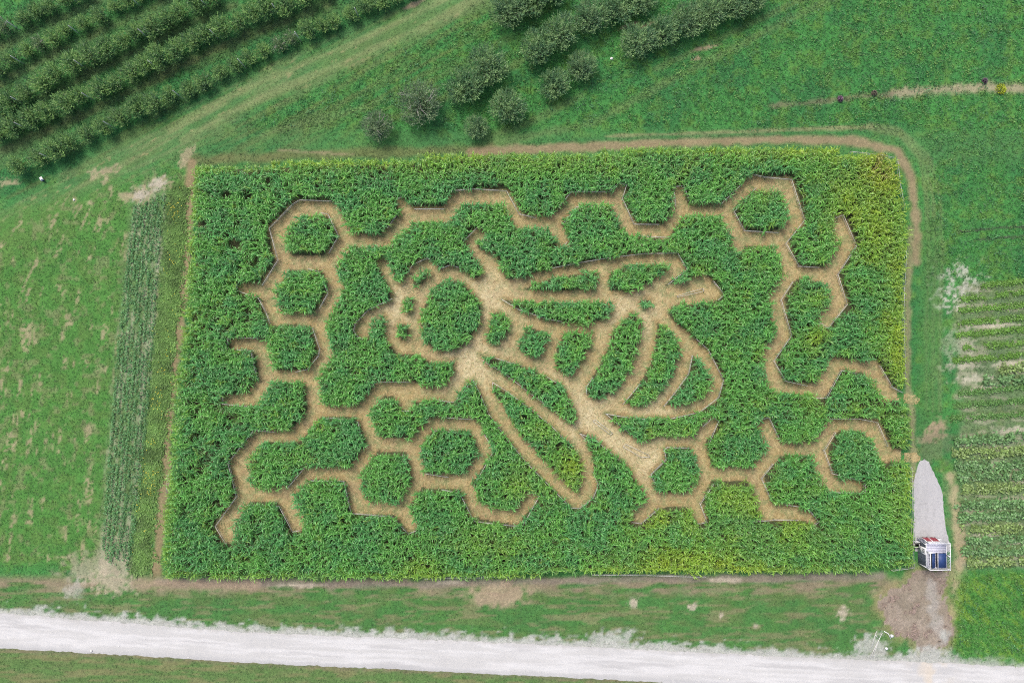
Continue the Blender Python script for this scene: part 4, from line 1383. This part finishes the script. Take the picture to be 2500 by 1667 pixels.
# ------------------------------------------------------------------ crop rows and weeds
def leafy_row(name, pts, hw, per_m, size, col, label, cat, group, hz=.25, gap=0.0, colv=.18, seed=0):
    """a planted row: broad leaves in clumps along a line (photo pixels)"""
    W = np.array([P(u, v, hz * .5) for u, v in pts])
    seg = np.hypot(*np.diff(W, axis=0).T)
    d = np.concatenate([[0], np.cumsum(seg)])
    n = int(d[-1] * per_m)
    t = rng.random(n) * d[-1]
    x, y = np.interp(t, d, W[:, 0]), np.interp(t, d, W[:, 1])
    dirn = (W[-1] - W[0]) / np.linalg.norm(W[-1] - W[0])
    off = rng.normal(0, hw * .5, n)
    x, y = x - dirn[1] * off, y + dirn[0] * off
    k = fbm(x * 1.3 + seed * 7, y * 1.3, 220 + seed, 3) > gap
    x, y, t = x[k], y[k], t[k]
    n = len(x)
    az = rng.random(n) * 2 * math.pi
    dd = unit(np.stack([np.cos(az), np.sin(az), rng.normal(.25, .3, n)], -1))
    L = size * (.7 + .6 * rng.random(n))
    z = hz * (.25 + .75 * rng.random(n)) * np.exp(-(off[k] / (hw * 1.2)) ** 2)
    c0 = col[None] * (1 + rng.normal(0, colv, n))[:, None] * (.8 + .45 * fbm(x * 2, y * 2, 230 + seed, 2))[:, None]
    v, f, c = leaf_quads(np.stack([x, y, z + .02], -1), dd, L, L * .75, c0, c0 * 1.15)
    root = obj(name, None, loc=(float(W[0][0]), float(W[0][1]), 0))
    root.empty_display_size = .3
    tag(root, label, cat, group)
    o = obj('foliage', mesh_np(name, v - np.array([W[0][0], W[0][1], 0]), f, M_CROP, np.clip(c, 0, 1)), root)
    o['kind'] = 'stuff'
    return root


NR = 9
for k in range(NR):
    s = k / (NR - 1)
    pts = [(330 + 72 * s, 500 - 24 * s), (312 + 70 * s, 640), (295 + 78 * s, 800), (278 + 80 * s, 1000), (262 + 78 * s, 1200), (252 + 66 * s, 1345 + 45 * ((k * 7) % 5) / 4)]
    leafy_row('bean_row', pts, .20, 40, .17, C(.082, .215, .070) * (1.0 if k < 5 else .92), 'low green bean row in the planted strip, %s counting from the clover field' % ORD[k],
              'crop row', 'bean rows in the planted strip', .28, .36 + .05 * (k in (2, 6)), seed=k)
VEG = [(700, 688, 2395), (731, 714, 2345), (759, 745, 2340), (789, 776, 2338), (818, 804, 2332), (849, 838, 2350), (879, 868, 2325), (960, 946, 2340), (990, 978, 2325), (1020, 1012, 2320)]
for k, (va, vb, ua) in enumerate(VEG):
    leafy_row('vegetable_row', [(ua, va), (2430, (va + vb) / 2 - 1), (2530, vb - 4)], .42, 150, .17, C(.110, .235, .036) if k < 7 else C(.095, .21, .050),
              'bright green vegetable row beside the grass lane, %s from the upper end of the plot' % ORD[k], 'crop row', 'vegetable rows in the plot', .25, .33, seed=20 + k)
SQ = [(2440, 903, 2530, 895), (2400, 930, 2530, 925), (2330, 1075, 2530, 1062), (2325, 1105, 2530, 1098), (2330, 1138, 2530, 1130), (2340, 1165, 2530, 1160), (2350, 1195, 2530, 1190),
      (2330, 1235, 2530, 1228), (2338, 1262, 2530, 1258), (2345, 1290, 2530, 1286), (2360, 1318, 2530, 1314), (2345, 1345, 2530, 1340), (2360, 1372, 2530, 1368)]
for k, (ua, va, ub, vb) in enumerate(SQ):
    leafy_row('squash_row', [(ua, va), ((ua + ub) / 2, (va + vb) / 2 + random.uniform(-4, 4)), (ub, vb)], .62, 110, .30, C(.115, .225, .080) if k % 3 else C(.165, .245, .075),
              'pale broad-leaved squash row, %s from the upper end of the vegetable plot' % ORD[k], 'crop row', 'squash rows in the plot', .4, .38, .25, seed=40 + k)

# tall weeds between bean strip and dirt lane, with yellow flowers
WL = [(437, 462), (424, 620), (404, 800), (383, 1000), (362, 1200), (340, 1395)]
W = np.array([P(u, v, .3) for u, v in WL])
d = np.concatenate([[0], np.cumsum(np.hypot(*np.diff(W, axis=0).T))])
n = 6500
t = rng.random(n) * d[-1]
x = np.interp(t, d, W[:, 0]) + rng.normal(0, .62, n) + (fbm(t / 2.0, t * 0, 244, 2) - .5) * 1.2
y = np.interp(t, d, W[:, 1]) + rng.normal(0, .3, n)
u, v = to_px(x, y)
wc = C(.125, .235, .055)[None] * (1 + .5 * (fbm(u / 12, v / 12, 241, 3) - .5) * 2)[:, None]
wc = wc * (1 - .35 * sstep(.5, .7, fbm(u / 25, v / 25, 242, 2)))[:, None]
V1, F1, C1 = tufts(x, y, .22 + .2 * rng.random(n), wc, 4, 1.1)
fsel = rng.random(n) < .10 * sstep(.5, .7, fbm(u / 18, v / 30, 243, 2))
V2, F2, C2 = leaf_quads(np.stack([x[fsel], y[fsel], .45 + .2 * rng.random(fsel.sum())], -1), unit(np.c_[rng.normal(0, 1, (fsel.sum(), 2)), np.zeros(fsel.sum()) + .2]),
                        np.full(fsel.sum(), .14), np.full(fsel.sum(), .10), np.tile(C(.55, .48, .04), (fsel.sum(), 1)), np.tile(C(.6, .52, .05), (fsel.sum(), 1)))
o = obj('weeds', mesh_np('weeds', np.concatenate([V1, V2]), [F1, F2 + len(V1)], M_GRASS, np.concatenate([C1, C2])))
tag(o, 'tall yellow-flowered weeds along the dirt lane west of the corn', 'weeds', kind='stuff')

# broad-leaved meadow plants in the open ground
n = 30000
x = -66 + rng.random(n) * 132
y = -44 + rng.random(n) * 90
u, v = to_px(x, y)
k = ((lushness(u, v) > .8) & (v < 335) & (u > 400)) | ((u > 2280) & (v < 680)) | ((u > 2340) & (v > 1400) & (v < 1590))
k &= rng.random(n) < sstep(.42, .62, fbm(u / 26, v / 26, 251, 3)) + .1
k &= line_dist(u, v, TRACK) > 55
k &= u + v * 2.1 > 900
x, y, u, v = x[k], y[k], u[k], v[k]
m = 6
xx = np.repeat(x, m) + rng.normal(0, .16, len(x) * m)
yy_ = np.repeat(y, m) + rng.normal(0, .16, len(x) * m)
az = rng.random(len(xx)) * 6.283
dd = unit(np.stack([np.cos(az), np.sin(az), rng.normal(.3, .25, len(xx))], -1))
L = .10 + .14 * rng.random(len(xx))
base_c = np.where((fbm(u / 40, v / 40, 252, 2) > .52)[:, None], C(.052, .165, .055)[None], C(.090, .20, .042)[None]) * (1 + rng.normal(0, .18, len(x)))[:, None]
cc = np.repeat(base_c, m, 0) * (1 + rng.normal(0, .15, len(xx)))[:, None]
V1, F1, C1 = leaf_quads(np.stack([xx, yy_, .10 + .2 * rng.random(len(xx))], -1), dd, L, L * .7, cc, cc * 1.1)
o = obj('undergrowth', mesh_np('undergrowth', V1, F1, M_GRASS, np.clip(C1, 0, 1)))
tag(o, 'broad-leaved meadow weeds growing in the open grass round the field', 'weeds', kind='stuff')

# two odd bushes on the dead strip
def little_bush(u, v, r, col, label):
    w = P(u, v, .3)
    root = obj('bush', None, loc=(float(w[0]), float(w[1]), 0))
    root.empty_display_size = .3
    tag(root, label, 'bush')
    st = MB()
    for k in range(6):
        a = k * 1.05
        st.tube([(0, 0, 0), (r * .4 * math.cos(a), r * .4 * math.sin(a), .25), (r * .75 * math.cos(a), r * .75 * math.sin(a), .5)], [.015, .01, .005], 4)
    st.build('stems', M_BARK, root)
    q = 420
    a, rr = rng.random(q) * 6.283, r * np.sqrt(rng.random(q))
    b = np.stack([rr * np.cos(a), rr * np.sin(a), .15 + .5 * (1 - (rr / r) ** 2) * rng.random(q)], -1)
    dd = unit(np.stack([np.cos(a), np.sin(a), rng.normal(.7, .4, q)], -1) + rng.normal(0, .4, (q, 3)))
    cc = col[None] * (1 + rng.normal(0, .2, q))[:, None]
    v_, f_, c_ = leaf_quads(b, dd, .10 + .1 * rng.random(q), .08 + .05 * rng.random(q), cc, cc * 1.1)
    obj('foliage', mesh_np('bush_foliage', v_, f_, M_GRASS, c_), root)['kind'] = 'stuff'


little_bush(2445, 217, .60, C(.30, .36, .02), 'bright yellow-green bush on the dead grass strip')
little_bush(2052, 241, .28, C(.18, .11, .16), 'small purple-leaved bush in the meadow')
little_bush(2135, 227, .25, C(.14, .12, .09), 'small brown bush at the start of the dead strip')
little_bush(2405, 197, .25, C(.15, .11, .14), 'small purplish bush above the dead grass strip near the yellow-green one')

# ------------------------------------------------------------------ look-out shed by the maze entrance
ZD, ZR = 2.05, 2.98                     # deck and rail heights
d_nw, d_ne = P(2261.5, 1322.5, ZD), P(2309.5, 1322, ZD)
d_sw, d_se = P(2263, 1386.5, ZD), P(2311, 1386, ZD)
dx0, dx1 = (d_nw[0] + d_sw[0]) / 2, (d_ne[0] + d_se[0]) / 2
dy1, dy0 = (d_nw[1] + d_ne[1]) / 2, (d_sw[1] + d_se[1]) / 2
bx0 = float(P(2241, 1345, 0)[0])
bx1 = dx1 - .08
by1, by0 = dy1 - .32, dy0 + .10
ox, oy = (bx0 + bx1) / 2, (by0 + by1) / 2
shed = obj('lookout_shed', None, loc=(ox, oy, 0))
tag(shed, 'slate-grey shed with railed white roof deck and red banner beside the gravel pad', 'shed')
x0, x1, y0, y1 = bx0 - ox, bx1 - ox, by0 - oy, by1 - oy
X0, X1, Y0, Y1 = dx0 - ox, dx1 - ox, dy0 - oy, dy1 - oy
door_y0, door_y1 = y1 - 1.30, y1 - .45
wall_h = ZD - .10
# west wall in lapped siding boards, broken by the door
nb = 13
bh = wall_h / nb
board_cache = {}


def board(parent, p0, p1, z, nrm):
    key = round((Vector(p1) - Vector(p0)).length, 3)
    L = (Vector(p1) - Vector(p0)).length
    if key not in board_cache:
        v = [(0, 0, 0), (L, 0, 0), (L, 0, bh), (0, 0, bh), (0, -.03, 0), (L, -.03, 0), (L, -.012, bh), (0, -.012, bh)]
        f = np.array([(0, 1, 2, 3), (4, 7, 6, 5), (4, 5, 1, 0), (7, 3, 2, 6), (5, 6, 2, 1), (4, 0, 3, 7)])
        board_cache[key] = mesh_np('board', v, f, M_SIDE)
    a = math.atan2(p1[1] - p0[1], p1[0] - p0[0])
    return obj('board', board_cache[key], parent, loc=(p0[0], p0[1], z), rot=(0, 0, a))


def wall(name, p0, p1, gaps=()):
    c = Vector(((p0[0] + p1[0]) / 2, (p0[1] + p1[1]) / 2, 0))
    w = MB()
    d = (Vector((*p1, 0)) - Vector((*p0, 0))).normalized()
    n = Vector((d.y, -d.x, 0))
    inn = -n * .06
    w.beam(Vector((*p0, wall_h / 2)) + inn, Vector((*p1, wall_h / 2)) + inn, .08, wall_h - .01)
    o = w.build(name, M_SIDE, shed)
    L = (Vector((*p1, 0)) - Vector((*p0, 0))).length
    spans, s = [], 0.0
    for a, b in gaps:
        spans.append((s, a))
        s = b
    spans.append((s, L))
    for k in range(nb):
        for a, b in spans:
            if b - a < .05:
                continue
            q0, q1 = Vector((*p0, 0)) + d * a, Vector((*p0, 0)) + d * b
            board(o, (q0.x, q0.y), (q1.x, q1.y), k * bh, n)
    return o


wall('wall', (x0, y1), (x0, y0), gaps=[(y1 - door_y1, y1 - door_y0)])        # west face, seen
wall('wall', (x1, y1), (x0 + .001, y1))
wall('wall', (x0 + .001, y0), (x1, y0))
wall('wall', (x1, y0 + .001), (x1, y1 - .001))
for cx, cy in ((x0, y0), (x0, y1), (x1, y0), (x1, y1)):
    MB().box((cx, cy, wall_h / 2), (.09, .09, wall_h - .02)).build('corner_board', M_WHITE, shed)
# door with nine panes
door = MB().box((x0 - .035, (door_y0 + door_y1) / 2, .96), (.06, door_y1 - door_y0 - .02, 1.90)).build('door', M_WHITE, shed)
pane = MB().box((0, 0, 0), (.02, .14, .15)).mesh('pane', M_GLASS)
for a in range(3):
    for b in range(3):
        obj('pane', pane, door, loc=(x0 - .067, (door_y0 + door_y1) / 2 + (a - 1) * .19, 1.30 + b * .20))
MB().tube([(x0 - .07, door_y0 + .09, .95), (x0 - .12, door_y0 + .09, .95)], [.03, .03], 8).build('handle', M_DARK, door)
# deck of planks
deck = MB().box(((X0 + X1) / 2, (Y0 + Y1) / 2, ZD - .075), (X1 - X0 - .02, Y1 - Y0 - .02, .05)).build('deck', M_DECK, shed)
npl = 16
pw = (Y1 - Y0) / npl
plank = MB().box((0, 0, 0), (X1 - X0, pw - .012, .045)).mesh('plank', M_DECK)
for k in range(npl):
    obj('plank', plank, deck, loc=((X0 + X1) / 2, Y0 + (k + .5) * pw, ZD - .024))
fas = MB()
fas.beam((X0 - .02, Y0 - .02, ZD - .10), (X1 + .02, Y0 - .02, ZD - .10), .035, .16).beam((X0 - .02, Y1 + .02, ZD - .10), (X1 + .02, Y1 + .02, ZD - .10), .035, .16)
fas.beam((X0 - .022, Y0 - .035, ZD - .10), (X0 - .022, Y1 + .035, ZD - .10), .035, .158).beam((X1 + .022, Y0 - .035, ZD - .10), (X1 + .022, Y1 + .035, ZD - .10), .035, .158)
fas.build('fascia', M_WHITE, shed)
hh = ZR - ZD
bal = MB().box((0, 0, 0), (.028, .028, hh - .10)).mesh('baluster', M_WHITE)
rp = MB().box((0, 0, 0), (.10, .10, hh)).mesh('rail_post', M_WHITE)
gate0 = Y1 - 1.15                        # stair opening at the north-west corner
RUNS = [((X0, Y0), (X0, gate0)), ((X0, Y0), (X1, Y0)), ((X1, Y0), (X1, Y1)), ((X0 + .05, Y1), (X1, Y1))]
for n, (a, b) in enumerate(RUNS):
    dz = .002 * n
    MB().beam((*a, ZR - .03 + dz), (*b, ZR - .03 + dz), .075, .05).build('hand_rail', M_WHITE, shed)
    MB().beam((*a, ZD + .10 + dz), (*b, ZD + .10 + dz), .05, .05).build('bottom_rail', M_WHITE, shed)
    L = math.hypot(b[0] - a[0], b[1] - a[1])
    m = int(L / .185)
    for k in range(1, m):
        t = k / m
        obj('baluster', bal, shed, loc=(a[0] + (b[0] - a[0]) * t, a[1] + (b[1] - a[1]) * t, (ZD + ZR) / 2))
for cx, cy in ((X0, Y0), (X1, Y0), (X1, Y1), (X0, gate0), (X0, Y1), (X1, (Y0 + Y1) / 2)):
    obj('rail_post', rp, shed, loc=(cx, cy, (ZD + ZR) / 2))
MB().beam((X0 - .30, gate0 + .0, ZR + .05), (X0 + .55, gate0 + .04, ZR + .05), .06, .05).build('gate_bar', M_WHITE, shed)
# steps up the west side at the north end: stringer, treads, sloping rail with balusters
MB().beam((x0 - .62, y1 + .02, .30), (x0 - .05, y1 + .02, .42), .05, .25).build('stair_side', M_WHITE, shed)
for k in range(5):
    MB().box((x0 - .06 + .02 * k, y1 + .20, .34 + k * .34), (.30, .34, .04)).build('stair_tread', M_SIDE, shed)
for k in range(7):
    obj('baluster', bal, shed, loc=(x0 - .12, y1 - .02 - k * .06 + .36, .35 + k * .26), scale=(.8, .8, .8))
# red banner hung from the north edge of the deck, with white battens
bn = MB()
nx_, nz_ = 14, 6
bv, bf = [], []
for a in range(nx_ + 1):
    for b in range(nz_ + 1):
        px2 = X0 + .05 + (X1 - X0 - .75) * a / nx_
        bv.append((px2, Y1 + .07 + .025 * math.sin(a * 1.3) * (b / nz_) + .20 * (b / nz_), ZD - .12 - 1.25 * b / nz_))
for a in range(nx_):
    for b in range(nz_):
        i0 = a * (nz_ + 1) + b
        bf.append((i0, i0 + nz_ + 1, i0 + nz_ + 2, i0 + 1))
o = obj('banner', mesh_np('banner', bv, np.array(bf), M_RED, smooth=True), shed)
sm = o.modifiers.new('thick', 'SOLIDIFY')
sm.thickness = .012
for px2 in (X0 + .03, (X0 + X1) / 2 - .40, X1 - .68):
    MB().beam((px2, Y1 + .065, ZD - .02), (px2, Y1 + .31, .60), .07, .05).build('banner_batten', M_WHITE, o)
MB().box((X1 - .35, Y1 + .10, .9), (.55, .06, 1.1)).build('side_panel', M_WHITE, shed)
# things on the deck
def bench(name, cx, cy, w, l, h, back, label):
    root = obj(name, None, loc=(ox + cx, oy + cy, ZD))
    tag(root, label, 'bench')
    MB().box((.0, 0, h - .02), (w, l, .05)).build('seat', M_BLUE, root)
    for sx in (-1, 1):
        for sy in (-1, 1):
            MB().box((sx * (w / 2 - .05), sy * (l / 2 - .06), (h - .05) / 2), (.07, .07, h - .05)).build('leg', M_DARK, root)
    MB().box((-w / 2 - .02, 0, (h + back) / 2 - .03), (.04, l, h + back - .08)).build('backrest', M_DARK, root)
    MB().box((-w / 2 - .022, 0, h + back - .05), (.06, l + .04, .05)).build('top_rail', M_WHITE if back < .2 else M_BLUE, root)


bw = P(2304, 1365, ZD + .5)
bench('bench', (X0 + X1) / 2 + .42, Y0 + 1.05, 1.0, 1.72, .48, .10, 'wide blue bench with white top rail on the shed deck')
bench('bench', (X0 + X1) / 2 - .62, Y0 + 1.02, .42, 1.74, .45, .30, 'narrow blue bench along the railing of the shed deck')

# picket gate and dark box between shed and corn fence
g0, g1 = P(2231, 1322, .6), P(2241, 1322, .6)
gt = obj('picket_gate', None, loc=(float(g0[0]), float(g0[1]), 0))
tag(gt, 'small white picket gate between the corn fence and the shed', 'gate')
gl = float(g1[0] - g0[0]) + .1
MB().beam((0, 0, .25), (gl, 0, .25), .03, .06).build('cross_bar', M_WHITE, gt)
MB().beam((0, 0, .85), (gl, 0, .85), .03, .06).build('cross_bar', M_WHITE, gt)
pk = MB().box((0, 0, .52), (.06, .025, 1.0)).mesh('picket', M_WHITE)
for k in range(5):
    obj('picket', pk, gt, loc=(.04 + k * (gl - .08) / 4, .03, 0))
bxp = P(2237, 1330, .5)
cr = obj('crate', None, loc=(float(bxp[0]), float(bxp[1]), 0))
tag(cr, 'dark open crate with pale rim between the corn and the shed door', 'crate')
cm_ = MB()
cm_.box((0, 0, .03), (.62, .44, .06))
cm_.build('floor', M_DARK, cr)
for sx, sy, w_, l_ in ((-.29, 0, .03, .44), (.29, 0, .03, .44)):
    MB().box((sx, sy, .38), (w_, l_, .64)).build('side', M_DARK, cr)
for sy in (-.205, .205):
    MB().box((0, sy, .38), (.55, .03, .64)).build('side', M_DARK, cr)
rim = MB()
rim.beam((-.33, -.235, .72), (.33, -.235, .72), .05, .03).beam((-.33, .235, .72), (.33, .235, .72), .05, .03)
rim.beam((-.305, -.21, .721), (-.305, .21, .721), .05, .03).beam((.305, -.21, .721), (.305, .21, .721), .05, .03)
rim.build('rim', M_RAIL, cr)

# ------------------------------------------------------------------ odds and ends by the road
def pole(a, b, label, r=.05, z0=.06, z1=.06):
    w0, w1 = P(*a, z0), P(*b, z1)
    p0, p1 = Vector((*w0, z0)), Vector((*w1, z1))
    o = MB().tube([(0, 0, 0), (p1 - p0) / 2, p1 - p0], [r, r * .96, r * .92], 10).build('pole', M_RAIL)
    o.location = p0
    tag(o, label, 'pole', 'poles lying by the road')


pole((2124, 1606), (2154, 1544), 'long pale pole lying on the grass verge, outermost of the three by the road', .05)
pole((2131, 1604), (2145, 1562), 'pale pole lying close beside the longest one on the verge', .04)
pole((2127, 1580), (2140, 1540), 'shorter pale pole on the verge with a cross-piece touching it', .04)
pole((2137, 1548), (2145, 1558), 'very short pale stick joining two poles on the verge', .035)


def bent_pipe():
    pts = [(2158, 1540), (2169, 1546), (2175, 1559)]
    w = [P(u, v, .05) for u, v in pts]
    o = MB().tube([(p[0] - w[0][0], p[1] - w[0][1], 0) for p in w], [.045, .045, .045], 10).build('bent_pipe', M_WHITE)
    o.location = (float(w[0][0]), float(w[0][1]), .05)
    tag(o, 'bent white pipe lying beside the mulch near the road', 'pipe')


bent_pipe()


def bucket(u, v, r, label):
    w = P(u, v, .2)
    root = obj('bucket', None, loc=(float(w[0]), float(w[1]), 0))
    tag(root, label, 'bucket')
    MB().tube([(0, 0, 0), (0, 0, .32)], [r * .82, r], 18).build('body', M_WHITE, root)
    MB().tube([(0, 0, .325), (0, 0, .35)], [r * 1.06, r * 1.06], 18).build('lid', M_WHITE, root)


bucket(2177, 1551, .17, 'white lidded bucket beside the bent white pipe')
bucket(2164, 1582, .15, 'white lidded bucket on the verge nearer the road than the other')


def board_sign(u, v, label):
    w = P(u, v, .2)
    root = obj('sign_board', None, loc=(float(w[0]), float(w[1]), 0), rot=(0, 0, math.radians(35)))
    tag(root, label, 'board')
    MB().box((0, 0, .33), (.26, .05, .62)).build('leg_frame', M_BLUE, root)
    o = MB().box((-.0, .12, .50), (.34, .55, .04)).build('panel', M_WHITE, root)
    o.rotation_euler = (math.radians(-8), 0, 0)


board_sign(106, 441, 'small white board with blue underside in the grass below the orchard')
M_STN = [MB() for _ in range(3)]
stone_me = []
for k in range(3):
    g = np.random.default_rng(900 + k)
    v = []
    nlat, nlon = 5, 8
    for a in range(nlat + 1):
        th = math.pi * a / nlat
        for b in range(nlon):
            ph = 2 * math.pi * b / nlon
            rr = 1 + g.normal(0, .12)
            v.append((rr * math.sin(th) * math.cos(ph), rr * .8 * math.sin(th) * math.sin(ph), .6 * rr * math.cos(th) + .3))
    f = [(a * nlon + b, (a + 1) * nlon + b, (a + 1) * nlon + (b + 1) % nlon, a * nlon + (b + 1) % nlon) for a in range(nlat) for b in range(nlon)]
    stone_me.append(mesh_np('stone', v, np.array(f), M_STONE))
STN = [(223, 1588, .16, 'largest pale stone on the western road edge'), (290, 1577, .10, 'small stone out on the road surface toward the west'), (460, 1604, .10, 'small stone on the lower road edge below the corn corner'),
       (1757, 1655, .12, 'pale stone low on the road under the middle of the field'), (1778, 1658, .15, 'darker stone low on the road next to the pale one'),
       (1493, 144, .22, 'pale rock in the grass between the two apple tree groups'), (181, 488, .14, 'pale rock in a bare spot below the orchard'),
       (355, 1559, .08, 'tiny white stone on the road nearest the verge'), (1630, 1650, .09, 'tiny stone on the road surface in the eastern half')]
for n, (u, v, r_, text) in enumerate(STN):
    w = P(u, v, 0)
    o = obj('stone', stone_me[n % 3], loc=(float(w[0]), float(w[1]), .0), rot=(0, 0, n * 1.3), scale=(r_, r_, r_))
    tag(o, text, 'stone', 'loose stones')

# mulch chips on the apron
n = 9000
u = 2140 + rng.random(n) * 200
v = 1388 + rng.random(n) * 210
gcm = ground_colour(u, v)
k = (gcm[:, 1] < gcm[:, 0] * .80) & (gcm[:, 0] < .28)
w = P(u[k], v[k])
n = len(w)
a = rng.random(n) * 3.14
L = .06 + .16 * rng.random(n) ** 2
d = np.stack([np.cos(a), np.sin(a)], -1)
s = np.stack([-d[:, 1], d[:, 0]], -1) * (.012 + .02 * rng.random(n))[:, None]
z = .01 + .04 * rng.random(n)
vv = np.stack([np.c_[w - d * L[:, None] - s, z], np.c_[w + d * L[:, None] - s, z + .015], np.c_[w + d * L[:, None] + s, z + .015], np.c_[w - d * L[:, None] + s, z]], 1)
cc = C(.22, .165, .14)[None] * (1 + rng.normal(0, .4, n))[:, None]
o = obj('mulch', mesh_np('mulch', vv.reshape(-1, 3), np.arange(4 * n).reshape(-1, 4), M_STRAW, np.clip(np.repeat(cc, 4, 0), .02, 1)))
tag(o, 'brown bark mulch chips spread between the shed and the road', 'mulch', kind='stuff')
